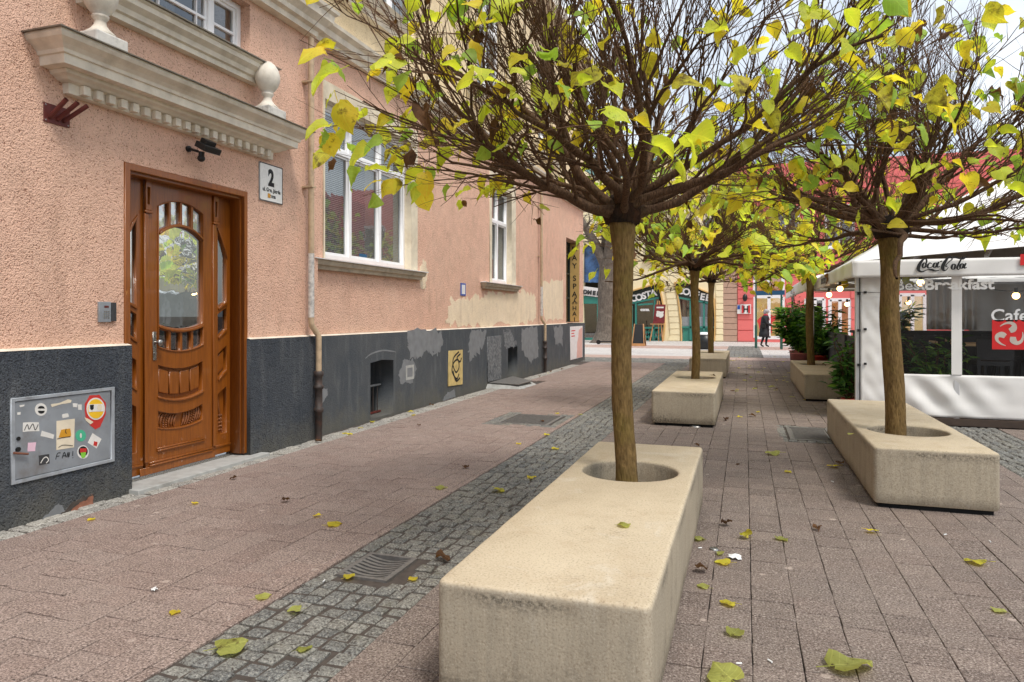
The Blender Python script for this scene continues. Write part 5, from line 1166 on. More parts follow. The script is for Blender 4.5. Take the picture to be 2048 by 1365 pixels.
# string lights
def bulb(p, lab):
    t_ = thing('string_bulb', lab, 'bulb', p, 'warm bulbs strung inside the cafe tent')
    m = MB(); m.ball((p[0], p[1], p[2]), 0.045, 12, 8); m.build('globe', 'bulb', t_); m = MB(); m.tube([(p[0], p[1], p[2] + 0.035), (p[0], p[1], p[2] + 0.11)], 0.022, 10); m.build('socket', 'black_plastic', t_)
for (u, v, Y, lab) in ((2032, 592, 11.2, 'lit warm bulb hanging above the word Cafe'), (1841, 566, 11.0, 'lit warm bulb behind the breakfast lettering'), (1817, 605, 15.2, 'small lit bulb deep inside the tent, seen through the window'), (1680, 578, 12.3, 'lit bulb under the tent side edge, upper of the pair'), (1658, 590, 13.2, 'lit bulb under the tent side edge, lower of the pair'), (1694, 609, 16.5, 'small lit bulb against the red wall beyond the tent')):
    x, z = onY(u, v, Y); bulb((x, Y, z), lab)
def wire(pts, name='light_cord', lab='dark light cord sagging across the cafe tent window'):
    m = MB(); m.tube([p for p in smooth_path(pts, 6)], 0.006, 5); return tag(m.build(name, 'black_plastic'), lab, 'cord')
w_ = lambda u, v, Y: (onY(u, v, Y)[0], Y, onY(u, v, Y)[1])
wire([w_(1797, 548, 11.0), w_(1841, 557, 11.0), w_(1900, 568, 11.1), w_(1970, 578, 11.2), w_(2032, 583, 11.2), w_(2080, 578, 11.2)])
wire([w_(1712, 565, 11.6), w_(1680, 571, 12.3), w_(1658, 583, 13.2), w_(1630, 585, 15)], lab='dark light cord under the left edge of the cafe tent')
# interior: counter, tables, chairs, translucent curtains
def curtain(x0, x1, y, z0, z1, lab, mat='fabric_white'):
    m = wavy(x0, x1, z0, z1, P_cross(y), 60, 4, lambda a, b: 0.04 * math.sin(a * 44)); tag(solid(m.build('curtain_wall', mat)), lab, 'curtain')
curtain(4.55, 8.6, TY1 - 0.1, 0.1, 2.1, 'white curtain wall at the back of the cafe tent')
t_ = thing('bar_counter', 'long black bar counter inside the cafe tent', 'counter', (5.5, 14.9, 0.09)); boxo('front', (2.0, 14.7, 0.09), (8.4, 15.1, 1.10), 'black_board', t_); boxo('top', (1.96, 14.65, 1.101), (8.45, 15.2, 1.15), 'black_board', t_)
curtain(3.15, 3.95, 14.55, 1.18, 2.1, 'narrow white curtain hanging behind the breakfast lettering')
def table(x, y, lab, w=0.7):
    t_ = thing('cafe_table', lab, 'table', (x, y, 0.09), 'tables inside the cafe tent')
    boxo('tabletop', (x - w / 2, y - w / 2, 0.995), (x + w / 2, y + w / 2, 1.03), 'table_wood', t_, 0.006); m = MB(); m.lathe([(0.2, 0.0), (0.2, 0.015), (0.035, 0.03), (0.03, 0.905)], (x, y, 0.09), 14); m.build('pedestal', 'dark_chair', t_)
def chair(x, y, rz, lab):
    t_ = thing('cafe_chair', lab, 'chair', (x, y, 0.09), 'dark chairs inside the cafe tent'); R = Matrix.Translation((x, y, 0.09)) @ Matrix.Rotation(rz, 4, 'Z')
    def lb(nm, a, b):
        m = MB(); m.box(a, b); me = m.mesh(nm); me.transform(R); meshobj(nm, me, 'dark_chair', t_)
    lb('seat', (-0.22, -0.22, 0.66), (0.22, 0.22, 0.72)); lb('backrest', (-0.22, 0.19, 0.74), (0.22, 0.225, 1.02))
    for i in (-1, 1):
        for j in (-1, 1): lb('leg', (i * 0.19 - 0.02, j * 0.19 - 0.02, 0), (i * 0.19 + 0.02, j * 0.19 + 0.02, 0.74 if j > 0 else 0.66))
TB = [(2.55, 13.0), (3.35, 12.0), (4.0, 13.2), (4.9, 12.2), (3.0, 14.0), (5.6, 13.6)]
for i, (x, y) in enumerate(TB): table(x, y, ['pale wooden table just inside the tent corner', 'pale wooden table behind the window strip post', 'pale wooden table behind the red emblem', 'pale wooden table at the right of the tent', 'pale wooden table near the bar counter, left one', 'pale wooden table near the bar counter, right one'][i])
for i, (x, y) in enumerate(TB):
    wh = ('table just inside the tent corner', 'table behind the window strip post', 'table behind the red emblem', 'table at the right of the tent', 'left table near the bar counter', 'right table near the bar counter')[i]
    chair(x - 0.1, y - 0.6, PI, 'dark bar chair on the window side of the ' + wh); chair(x + 0.1, y + 0.62, 0, 'dark bar chair on the far side of the ' + wh)
    chair(x - 0.75, y + 0.05, PI / 2, 'dark bar chair at the left end of the ' + wh)
# low black wind screen along the tent side behind the far planter
ws = thing('wind_screen', 'low black wind screen beside the tent behind the laurel bushes', 'screen', (1.9, 14.5, 0))
for y in (11.0, 12.9, 14.8, 16.7): boxo('panel', (1.86, y, 0.05), (1.90, y + 1.85, 1.02), 'black_board', ws)
boxo('rail', (1.84, 10.95, 1.021), (1.92, 18.6, 1.05), 'black_board', ws)
# second canopy further down
t2 = thing('far_canopy', 'second white canopy further down the path with a printed valance', 'canopy', (1.4, 18, 0))
for y in (18.3, 25.5):
    for x in (1.5, 6.5): boxo('post', (x, y, 0), (x + 0.07, y + 0.07, 2.3), 'alu_post', t2)
m = MB(); m.add([(1.35, 18.0, 2.28), (7, 18.0, 2.28), (7, 26, 2.28), (1.35, 26, 2.28), (4, 21, 3.3), (4, 23, 3.3)], [(0, 1, 4), (1, 2, 5, 4), (2, 3, 5), (3, 0, 4, 5)]); solid(m.build('roof', 'fabric_white', t2), 0.006)
solid(side(18.0, 26.0, 1.34, 2.0, 2.3, 9).build('valance', 'fabric_white', t2)); solid(wavy(1.35, 7, 2.0, 2.3, P_cross(18.0), 50, 4, lambda a, b: 0.02 * noise.noise(Vector((a * 20, b, 5)))).build('valance', 'fabric_white', t2))
text('valance_print', 'CAFE', P_west(1.28) @ Matrix.Translation((-22.2, 2.06, 0)), 0.2, 'ink_faded', t2, 0.003, 0.002)

# ---- laurel bushes in pots
def bush(x, y, h, r, lab, n, seed, pot, potmat='terracotta', mats=('leaf_laurel', 'leaf_laurel_dark', 'leaf_laurel_light'), wt=(0.45, 0.4, 0.15), ls=0.11, z0=0.0):
    rg = random.Random(seed); t_ = thing('laurel_bush', lab, 'bush', (x, y, z0), 'potted laurels beside the tent')
    m = MB(); pr, ph = pot; m.lathe([(0, 0.01), (pr * 0.78, 0.01), (pr * 0.78, 0.0), (pr, ph), (pr * 1.06, ph), (pr * 1.06, ph + 0.03), (pr * 0.92, ph + 0.03), (pr * 0.9, ph - 0.02), (0, ph - 0.02)], (x, y, z0), 20); m.build('pot', potmat, t_)
    fol = MB(); stem = MB()
    for i in range(26):
        a = rg.uniform(0, 2 * PI); q = rg.random() ** 0.5; P = [Vector((x, y, z0 + ph * 0.8))]; e = Vector((x + r * q * math.cos(a), y + r * q * math.sin(a), z0 + ph + (h - ph) * rg.uniform(0.25, 1.0)))
        for j in range(1, 6): P.append(P[0].lerp(e, j / 5) + Vector((rg.gauss(0, 0.02), rg.gauss(0, 0.02), 0.08 * math.sin(j / 5 * PI))))
        stem.tube(P, [0.012, 0.01, 0.009, 0.008, 0.006, 0.004], 5, False)
        for k in range(n // 26):
            j = rg.uniform(1.2, 5); jj = min(int(j), 4); p = P[jj].lerp(P[jj + 1], j - jj) + Vector((rg.gauss(0, 0.05), rg.gauss(0, 0.05), rg.gauss(0, 0.05)))
            dv = Vector((rg.gauss(0, 1) + math.cos(a) * 0.8, rg.gauss(0, 1) + math.sin(a) * 0.8, rg.uniform(-0.4, 0.8))); L = ls * rg.uniform(0.7, 1.25)
            Mx = leaf_frame(p, dv, Vector((rg.gauss(0, 0.5), rg.gauss(0, 0.5), 1)), L); mt = rg.choices(mats, wt)[0]
            V = [Mx @ Vector(q_) for q_ in ((0, 0, 0), (-0.17, 0.35, 0.04), (0, 0.4, -0.02), (0.17, 0.35, 0.04), (-0.12, 0.72, 0.0), (0, 0.75, -0.06), (0.12, 0.72, 0.0), (0, 1.05, -0.14))]
            fol.add(V, [(0, 2, 1), (0, 3, 2), (1, 2, 5, 4), (2, 3, 6, 5), (4, 5, 7), (5, 6, 7)], True, mats.index(mt))
    stem.build('stems', 'limb_bark', t_, 'stuff')
    o = fol.build('foliage', None, t_, 'stuff')
    for k in mats: o.data.materials.append(M[k])
bush(1.42, 19.4, 1.72, 0.66, 'large glossy laurel bush at the far end of the planters', 2600, 1, (0.3, 0.45), 'pot_pink', wt=(0.45, 0.25, 0.3), ls=0.21)  # larger share of light leaves stands in for glossy highlights
bush(1.72, 18.3, 1.62, 0.6, 'laurel bush behind the far tree trunk', 1400, 2, (0.24, 0.45), 'terracotta', ls=0.19)
bush(1.43, 11.1, 1.30, 0.27, 'laurel bush leaning out beside the tent corner post', 520, 3, (0.11, 0.22), 'terracotta', wt=(0.5, 0.42, 0.08), ls=0.15)
bush(2.55, 11.25, 1.02, 0.5, 'low laurel seen through the tent window', 600, 4, (0.16, 0.3), 'black_plastic', ls=0.14, z0=0.09)
bush(2.75, 15.2, 1.75, 0.35, 'bright fern standing inside the tent', 400, 6, (0.15, 0.95), 'black_plastic', ('leaf_laurel_light', 'leaf_laurel'), (0.8, 0.2), ls=0.16, z0=0.09)
bush(1.35, 20.5, 2.05, 0.28, 'small red leaved shrub above the far laurels', 260, 5, (0.2, 0.45), 'pot_pink', ('leaf_red', 'leaf_laurel_dark'), (0.5, 0.5), ls=0.15)

# ================================================================== ACROSS THE STREET
BY = 39.4
def q(u, v, y=BY): return onY(u, v, y)
def qs(pts, y=BY): return [q(u, v, y) for u, v in pts]
cafe = thing('corner_cafe_building', 'cream building with slanting piers and green coffee shop windows across the street', 'building', (-4, BY, 0))
Lc = q(1100, 690)[0]; Rc = q(1445, 690)[0]
topc = [(x_, 9.6 + 0.5 * math.sin(x_ * 1.1)) for x_ in [Rc - (Rc - Lc) * i / 14 for i in range(15)]]
arch1 = [(1226, 686), (1227, 600), (1240, 590), (1262, 584), (1290, 576), (1315, 568), (1321, 590), (1327, 620), (1328, 650), (1325, 686)]
arch2 = [(1364, 686), (1363, 640), (1358, 600), (1351, 568), (1368, 565), (1384, 571), (1402, 581), (1420, 588), (1427, 600), (1429, 640), (1428, 686)]
shop = [(1168, 686), (1166, 600), (1168, 486), (1187, 497), (1200, 520), (1206, 560), (1208, 686)]
sheet('wall', [[(Lc, -0.02), (Rc, -0.02)] + topc] + [qs(a) for a in (arch1, arch2, shop)], P_cross(BY + 0.5), 0.5, 'cream_block', cafe)
sheet('roof', [[(Lc, 9.2), (Rc, 9.2)] + [(a, b + 0.35) for a, b in topc]], P_cross(BY + 3), 2.3, 'roof_teal', cafe)
def grow_loop(pts, k, y=BY):
    cx = sum(p[0] for p in pts) / len(pts); cy = sum(p[1] for p in pts) / len(pts); return qs([(cx + (a - cx) * k, (cy + (b - cy) * k if b < 680 else b)) for a, b in pts], y)
for a in (arch1, arch2):
    i_ = 4 if a is arch1 else 0
    sheet('arch_trim', [grow_loop(a, 1.07), qs([(p if p[1] < 680 else (p[0], 688)) for p in a])], P_cross(BY), 0.12, 'tan_trim', cafe)
# masonry joints on the piers, cut as thin recess lines of shade between proud blocks
for (ul, ur, vl, vr, n, lean) in ((1331, 1348, 575, 683, 9, 10), (1432, 1444, 545, 683, 11, 0)):
    for i in range(n):
        v0 = vl + (vr - vl) * i / n; v1 = vl + (vr - vl) * (i + 1) / n - 1.1; s0 = lean * math.sin(i / n * 1.6); 
        sheet('pier_block', [qs([(ul + s0 - 6 * (i == n - 1), v1), (ur + s0 + 3, v1), (ur + s0 + 2, v0), (ul + s0, v0)])], P_cross(BY), 0.07, 'cream_block', cafe, 0.012)
# coffee shop glazing
GY = BY + 0.22
def flat(nm, pts, y, t, mat, par=cafe): return sheet(nm, [qs(pts, y)], P_cross(y), t, mat, par)
flat('shop_interior', [(1220, 690), (1440, 690), (1440, 560), (1220, 560)], GY + 1.6, 0.02, 'dark_room')
flat('sign_band', [(1226, 622), (1226, 594), (1262, 586), (1290, 578), (1316, 570), (1322, 594), (1290, 604), (1262, 612)], GY - 0.06, 0.05, 'sign_dark')
flat('sign_band', [(1352, 570), (1368, 568), (1384, 574), (1402, 584), (1421, 592), (1426, 612), (1400, 606), (1380, 600), (1357, 592)], GY - 0.06, 0.05, 'sign_dark')
flat('glazing', [(1226, 686), (1226, 600), (1316, 590), (1328, 640), (1325, 686)], GY, 0.02, 'dark_glass')
flat('glazing', [(1364, 686), (1360, 592), (1425, 604), (1428, 686)], GY, 0.02, 'dark_glass')
def bars(nm, segs, y, w, mat):
    for (u0, v0, u1, v1) in segs:
        a, b = q(u0, v0, y); c, d = q(u1, v1, y); m = MB(); m.obox((a, y, b), (c, y, d), 0.10, w, (0, 1, 0)); m.build(nm, mat, cafe)
bars('shop_frame', [(1235, 612, 1318, 596), (1272, 606, 1272, 684), (1310, 600, 1306, 684), (1240, 612, 1240, 684), (1228, 656, 1326, 656), (1228, 683, 1326, 683), (1264, 612, 1264, 684), (1358, 596, 1426, 608), (1381, 600, 1381, 684), (1408, 604, 1408, 684), (1362, 655, 1428, 655), (1364, 683, 1428, 683), (1276, 610, 1306, 608)], GY - 0.05, 0.16, 'teal')
bars('lattice', [(u, 657, u + 12, 682) for u in range(1230, 1316, 9)] + [(u + 12, 657, u, 682) for u in range(1230, 1316, 9)], GY - 0.03, 0.03, 'teal')
flat('lower_panel', [(1366, 682), (1366, 657), (1427, 657), (1427, 682)], GY - 0.04, 0.02, 'teal'); flat('frosted_panel', [(1365, 654), (1364, 634), (1427, 634), (1427, 654)], GY - 0.03, 0.01, 'cabinet_steel')
def word(nm, s, anchors, size, y, par=cafe, mat='letter_white'):
    for ch, (u, v, rot) in zip(s, anchors):
        a, b = q(u, v, y); text(nm, ch, P_cross(y) @ Matrix.Translation((a, b, 0)) @ Matrix.Rotation(math.radians(rot), 4, 'Z'), size, mat, par, 0.02, 0.03, 'CENTER')
word('sign_letter', 'COSTA', [(1268, 603, 9), (1279, 601, 9), (1289, 598, 11), (1298, 595, 12), (1308, 592, 12)], 0.50, GY - 0.12)
word('sign_letter', 'COFFEE', [(1360, 588, -6), (1372, 590, -8), (1383, 593, -10), (1393, 596, -10), (1404, 600, -10), (1415, 602, -10)], 0.50, GY - 0.12)
word('door_letter', 'COSTA', [(1283 + 3.4 * i, 622, 0) for i in range(5)], 0.13, GY - 0.08)
# the fashion shop left of it
flat('shop_interior', [(1160, 690), (1212, 690), (1212, 480), (1160, 480)], GY + 1.2, 0.02, 'unlit_interior')
flat('upper_window', [(1165, 565), (1165, 488), (1187, 498), (1200, 520), (1206, 566)], GY, 0.03, 'blue_scribble'); flat('fascia', [(1160, 590), (1160, 572), (1206, 578), (1206, 596)], GY - 0.1, 0.06, 'poster_white')
flat('glazing', [(1166, 682), (1166, 606), (1206, 606), (1207, 682)], GY, 0.02, 'dark_glass'); flat('transom_panel', [(1166, 608), (1166, 592), (1207, 597), (1207, 608)], GY - 0.05, 0.04, 'teal'); flat('stall_riser', [(1160, 684), (1160, 676), (1208, 676), (1208, 684)], GY - 0.06, 0.06, 'teal')
word('sign_letter', 'OMEK', [(1170 + 9 * i, 588 + 1.1 * i, -6) for i in range(4)], 0.32, GY - 0.17, mat='ink_faded')
bars('shop_frame', [(1196, 600, 1196, 684)], GY - 0.05, 0.12, 'teal')
for (u0, u1) in ((1230, 1270), (1290, 1330), (1350, 1390), (1405, 1435)):
    flat('upper_window', [(u0, 520), (u0 + 3, 440), (u1 - 5, 435), (u1, 522)], BY - 0.01, 0.03, 'dark_glass'); flat('window_trim', [(u0 - 3, 524), (u0 - 3, 519), (u1 + 3, 519), (u1 + 3, 524)], BY, 0.15, 'tan_trim')

red = thing('red_building', 'red rendered building with lit windows behind the cafe tents', 'building', (6, BY, 0))
R0, R1 = q(1475, 690)[0], 14.0
op = [[(1510, 676), (1510, 594), (1566, 594), (1566, 676)], [(1612, 690), (1612, 598), (1648, 598), (1648, 690)], [(1648 + 12, 690), (1660, 600), (1700, 600), (1700, 690)], [(1800, 690), (1800, 590), (1850, 590), (1850, 690)], [(1508, 588), (1508, 540), (1566, 540), (1566, 588)]]
sheet('wall', [[(R0, -0.02), (R1, -0.02), (R1, 9.4), (R0, 9.4)]] + [qs([(a, min(b, 683)) for a, b in o]) for o in op], P_cross(BY + 0.35), 0.35, 'red_wall', red)
Z0 = q(1500, 683)[1]
for i, o in enumerate(op):
    (u0, v0), (u1, v1) = o[0], o[2]; v0 = min(v0, 683)
    flat('lit_room', [(u0 - 3, v0 + 3), (u1 + 3, v0 + 3), (u1 + 3, v1 - 3), (u0 - 3, v1 - 3)], BY + 0.9, 0.02, ('lit_orange', 'unlit_interior', 'lit_amber', 'lit_orange', 'lit_amber')[i], red)
    flat('pane', [(u0, v0), (u1, v0), (u1, v1), (u0, v1)], BY + 0.2, 0.02, 'window_glass', red)
    for seg in ((u0, v0, u0, v1), (u1, v0, u1, v1), (u0, v1, u1, v1), (u0, v0, u1, v0), ((u0 + u1) / 2, v0, (u0 + u1) / 2, v1)):
        a, b = q(seg[0], seg[1]); c, d = q(seg[2], seg[3]); m = MB(); m.obox((a, BY + 0.05, b), (c, BY + 0.05, d), 0.16, 0.13, (0, 1, 0)); m.build('window_frame', 'white_frame', red)
for v0, v1 in [(545, 562), (563, 580), (581, 598), (599, 616), (617, 640), (641, 661), (662, 683)]:
    flat('render_block', [(1476, v1 - 0.6), (1506, v1 - 0.6), (1506, v0), (1476, v0)], BY, 0.05, 'red_wall', red)
    flat('render_block', [(1702, v1 - 0.6), (1790, v1 - 0.6), (1790, v0), (1702, v0)], BY, 0.05, 'red_wall', red)
sheet('window_print', [ragged(qs([(1515, 640), (1530, 628), (1534, 612), (1540, 630), (1560, 632), (1544, 645), (1546, 668), (1532, 655), (1520, 668)]), 0.05, 3, 3)], P_cross(BY + 0.17), 0.004, 'h_red', red)
for i, v in enumerate(range(540, 684, 12)):
    flat('rusticated_block', [(1446, v + 11), (1474, v + 11), (1474, v), (1446, v)], BY + 0.02, 0.07, 'brown_block', red)
sheet('wall', [[(q(1445, 690)[0], -0.02), (R0, -0.02), (R0, 10.3), (q(1445, 690)[0], 10.3)]], P_cross(BY + 0.35), 0.33, 'brown_block', red)
sheet('side_wall', [rect(-BY, -0.02, -24.0, 8.5)], P_west(13.2), 0.35, 'red_wall', red)
for y in (26, 30, 34):
    for z in (3.2, 6.4): boxo('side_window', (12.84, y, z), (12.86, y + 1.3, z + 1.9), 'dark_glass', red)
for x in (1.4, 4.0, 6.6, 9.2, 11.6):
    w = boxo('upper_window', (x, BY - 0.03, 5.0), (x + 1.2, BY - 0.012, 7.0), 'dark_glass', red)
    sheet('window_frame', [rect(x - 0.1, 4.9, x + 1.3, 7.1), rect(x, 5.0, x + 0.57, 7.0), rect(x + 0.63, 5.0, x + 1.2, 7.0)], P_cross(BY), 0.08, 'white_frame', w); boxo('window_sill', (x - 0.15, BY - 0.16, 4.82), (x + 1.35, BY - 0.001, 4.9), 'white_frame', w)
hs = thing('hotel_sign', 'square white sign with black H between red bars on the red wall', 'sign', (q(1491, 626)[0], BY, 1.5))
flat('panel', [(1481, 628), (1502, 628), (1502, 609), (1481, 609)], BY - 0.11, 0.04, 'white_enamel', hs)
for u in (1483, 1496.5): flat('bar', [(u, 627), (u + 4, 627), (u + 4, 611), (u, 611)], BY - 0.155, 0.01, 'h_red', hs)
a, b = q(1491.7, 625, BY - 0.16); text('letter', 'H', P_cross(BY - 0.16) @ Matrix.Translation((a, b, 0)), 0.48, 'ink', hs, 0.012, 0.01, 'CENTER', 0.8)
bs = thing('blue_notice', 'small blue and white notice left of the H sign', 'sign', (q(1478, 626)[0], BY, 1.5)); flat('panel', [(1474.5, 628), (1480.5, 628), (1480.5, 610), (1474.5, 610)], BY - 0.11, 0.03, 'white_enamel', bs); flat('face', [(1475, 619), (1480, 619), (1480, 611), (1475, 611)], BY - 0.145, 0.01, 'blue_plate', bs)
wl = thing('wall_lantern', 'dark wall lantern above the H sign', 'lantern', (q(1490, 600)[0], BY, 2)); a, b = q(1490, 602); m = MB(); m.lathe([(0.0, -0.05), (0.09, 0), (0.13, 0.14), (0.10, 0.3), (0.02, 0.36)], (a, BY - 0.28, b), 12); m.build('lamp_body', 'black_plastic', wl); boxo('arm', (a - 0.03, BY - 0.28, b + 0.1), (a + 0.03, BY - 0.06, b + 0.16), 'black_plastic', wl)

# street name sign on two poles
sx, sy = onZ(1512, 697)
sg = thing('street_sign', 'blue street name sign between two green posts at the end of the path', 'sign', (sx, sy, 0))
x2 = sx + 1.0
m = MB(); m.tube([(sx, sy, -0.02), (sx, sy, 1.0)], 0.055, 12); m.tube([(sx, sy, 1.0), (sx, sy, 4.6)], 0.035, 12); m.build('pole', 'green_pole', sg)
m = MB(); m.tube([(x2, sy - 0.6, -0.02), (x2, sy - 0.6, 1.0)], 0.055, 12); m.tube([(x2, sy - 0.6, 1.0), (x2, sy - 0.6, 2.5)], 0.04, 12); m.build('pole', 'green_pole', sg)
m = MB(); m.obox((sx - 0.02, sy - 0.08, 2.38), (x2 + 0.12, sy - 0.68, 2.38), 0.05, 0.19); m.build('panel', 'sign_blue', sg)
text('lettering', 'ul. Bohaterów Monte Cassino', P_cross(0) @ Matrix.Identity(4), 0.075, 'letter_white', sg, 0.001, 0.004)
o = [c for c in sg.children if c.name.startswith('lettering')][0]
ang = math.atan2(-0.6, x2 + 0.14 - sx); o.data.transform(Matrix.Translation((sx + 0.04, sy - 0.135, 2.355)) @ Matrix.Rotation(ang, 4, 'Z'))

# A-board, easel, scooter, bin
ax, ay = onZ(1278, 692)
ab = thing('pavement_board', 'black A-frame board with wooden frame standing in the street', 'A-board', (ax, ay, 0))
for s in (-1, 1):
    m = MB(); m.add([(ax - 0.28, ay + s * 0.32, 0), (ax + 0.28, ay + s * 0.32, 0), (ax + 0.20, ay + s * 0.03, 1.0), (ax - 0.20, ay + s * 0.03, 1.0), (ax - 0.28, ay + s * 0.29, 0), (ax + 0.28, ay + s * 0.29, 0), (ax + 0.20, ay, 1.0), (ax - 0.20, ay, 1.0)], [(0, 1, 2, 3), (7, 6, 5, 4), (0, 4, 5, 1), (1, 5, 6, 2), (2, 6, 7, 3), (3, 7, 4, 0)]); m.build('board', 'black_board', ab)
    for k in (-1, 1): m = MB(); m.obox((ax + k * 0.28, ay + s * 0.33, 0), (ax + k * 0.20, ay + s * 0.04, 1.02), 0.035, 0.045); m.build('rail', 'timber', ab)
m = MB(); m.obox((ax - 0.34, ay - 0.36, 0.06), (ax + 0.34, ay - 0.36, 0.06), 0.04, 0.12); m.build('rail', 'timber', ab)
ex, ey = onZ(1314, 684)
es = thing('easel', 'wooden easel holding a dark red poster by the coffee shop door', 'easel', (ex, ey, 0))
for a, b in (((ex - 0.38, ey, 0), (ex + 0.02, ey + 0.2, 2.2)), ((ex + 0.30, ey, 0), (ex + 0.10, ey + 0.2, 2.2)), ((ex, ey + 0.75, 0), (ex + 0.06, ey + 0.25, 2.0))): m = MB(); m.obox(a, b, 0.05, 0.05); m.build('leg', 'timber', es)
m = MB(); m.obox((ex - 0.36, ey + 0.0, 0.95), (ex + 0.36, ey + 0.0, 0.95), 0.08, 0.05); m.build('ledge', 'timber', es)
ep = thing('easel_poster', 'dark red menu poster with white print resting on the easel', 'poster', (ex, ey, 0.98))
sheet('panel', [[(ex - 0.22, 0.98), (ex + 0.40, 1.0), (ex + 0.46, 2.0), (ex - 0.10, 2.0)]], P_cross(ey - 0.02), 0.03, 'poster_dark', ep)
sheet('print', [ragged([(ex - 0.05, 1.35), (ex + 0.3, 1.3), (ex + 0.34, 1.62), (ex + 0.05, 1.66)], 0.06, 6, 5)], P_cross(ey - 0.052), 0.004, 'sticker_white', ep); sheet('print', [rect(ex - 0.02, 1.8, ex + 0.36, 1.88)], P_cross(ey - 0.052), 0.004, 'sticker_white', ep)
kx, ky = onZ(1197, 689); kx2, _ = onZ(1236, 689)
sc_ = thing('kick_scooter', 'black electric scooter parked against the grey street tree', 'scooter', (kx, ky, 0))
for x in (kx, kx + 0.95): m = MB(); m.tube([(x, ky - 0.03, 0.11), (x, ky + 0.03, 0.11)], 0.11, 16); m.build('wheel', 'black_plastic', sc_)
m = MB(); m.obox((kx + 0.06, ky, 0.14), (kx + 0.92, ky, 0.14), 0.15, 0.05); m.build('deck', 'black_plastic', sc_); m = MB(); m.tube([(kx + 0.95, ky, 0.14), (kx + 0.86, ky, 1.05)], 0.025, 8); m.build('stem', 'black_plastic', sc_); m = MB(); m.tube([(kx + 0.86, ky - 0.22, 1.05), (kx + 0.86, ky + 0.22, 1.05)], 0.018, 8); m.build('handlebar', 'black_plastic', sc_); boxo('rear_light', (kx - 0.12, ky - 0.03, 0.10), (kx - 0.10, ky + 0.03, 0.13), 'sticker_red', sc_)
bx, by = onZ(1409, 699)
bn = thing('waste_bin', 'black waste bin with a pale lid behind the farthest planter', 'bin', (bx, by, 0))
m = MB(); m.lathe([(0, 0), (0.24, 0), (0.30, 0.06), (0.32, 0.62), (0.30, 0.62)], (bx, by, 0), 20); m.build('body', 'black_plastic', bn); m = MB(); m.lathe([(0.33, 0.61), (0.34, 0.63), (0.32, 0.68), (0.1, 0.72), (0, 0.72)], (bx, by, 0), 20); m.build('lid', 'white_frame', bn)

# ---- people
def person(name, lab, joints, edges, mats, loc, extra=()):
    """one skinned body: joints {name: ((x, y, z), (rx, ry))}; mats: (zmin, zmax, material)"""
    t_ = thing(name, lab, 'person', loc)
    nm = list(joints); me = bpy.data.meshes.new('body'); me.from_pydata([joints[k][0] for k in nm], [(nm.index(a), nm.index(b)) for a, b in edges], [])
    o = bpy.data.objects.new('tmpbody', me); col.objects.link(o)
    md = o.modifiers.new('skin', 'SKIN'); md.use_smooth_shade = True
    for i, k in enumerate(nm): me.skin_vertices[0].data[i].radius = joints[k][1]
    me.skin_vertices[0].data[nm.index('pelvis')].use_root = True
    o.modifiers.new('sub', 'SUBSURF').levels = 2
    bm_ = bpy.data.meshes.new_from_object(o.evaluated_get(bpy.context.evaluated_depsgraph_get())); bpy.data.objects.remove(o)
    bm_.transform(Matrix.Translation(loc))
    for mt in mats: bm_.materials.append(M[mt[3]])
    for p in bm_.polygons:
        c = p.center - Vector(loc); p.use_smooth = True
        for i, (f0, f1, test, _) in enumerate(mats):
            if f0 <= c.z < f1 and test(c): p.material_index = i; break
    meshobj('body', bm_, None, t_)
    for f in extra: f(t_)
    return t_
px_, py_ = onZ(1529, 695)
J = dict(pelvis=((0, 0, 0.92), (0.15, 0.13)), waist=((0.0, 0, 1.08), (0.15, 0.13)), chest=((0.03, 0, 1.28), (0.15, 0.17)), neck=((0.06, 0, 1.42), (0.06, 0.06)), head0=((0.09, 0, 1.50), (0.075, 0.07)), head1=((0.10, 0, 1.60), (0.09, 0.08)),
         hl=((0.0, 0.08, 0.86), (0.12, 0.11)), kl=((0.10, 0.08, 0.48), (0.065, 0.065)), al=((0.06, 0.08, 0.09), (0.042, 0.042)), tl=((0.20, 0.08, 0.035), (0.035, 0.04)),
         hr=((0.0, -0.08, 0.86), (0.12, 0.11)), kr=((-0.03, -0.08, 0.48), (0.065, 0.065)), ar=((-0.16, -0.08, 0.11), (0.042, 0.042)), tr=((-0.03, -0.08, 0.035), (0.035, 0.04)),
         sl=((0.03, 0.17, 1.34), (0.075, 0.075)), el=((0.08, 0.22, 1.08), (0.06, 0.06)), wl=((0.30, 0.18, 1.00), (0.042, 0.042)), fl=((0.38, 0.17, 0.99), (0.028, 0.035)),
         sr=((0.03, -0.17, 1.34), (0.075, 0.075)), er=((0.06, -0.22, 1.08), (0.06, 0.06)), wr=((0.28, -0.18, 0.96), (0.042, 0.042)), fr=((0.36, -0.17, 0.95), (0.028, 0.035)))
EDG = [('pelvis', 'waist'), ('waist', 'chest'), ('chest', 'neck'), ('neck', 'head0'), ('head0', 'head1'), ('pelvis', 'hl'), ('hl', 'kl'), ('kl', 'al'), ('al', 'tl'), ('pelvis', 'hr'), ('hr', 'kr'), ('kr', 'ar'), ('ar', 'tr'), ('chest', 'sl'), ('sl', 'el'), ('el', 'wl'), ('wl', 'fl'), ('chest', 'sr'), ('sr', 'er'), ('er', 'wr'), ('wr', 'fr')]
yes = lambda c: True
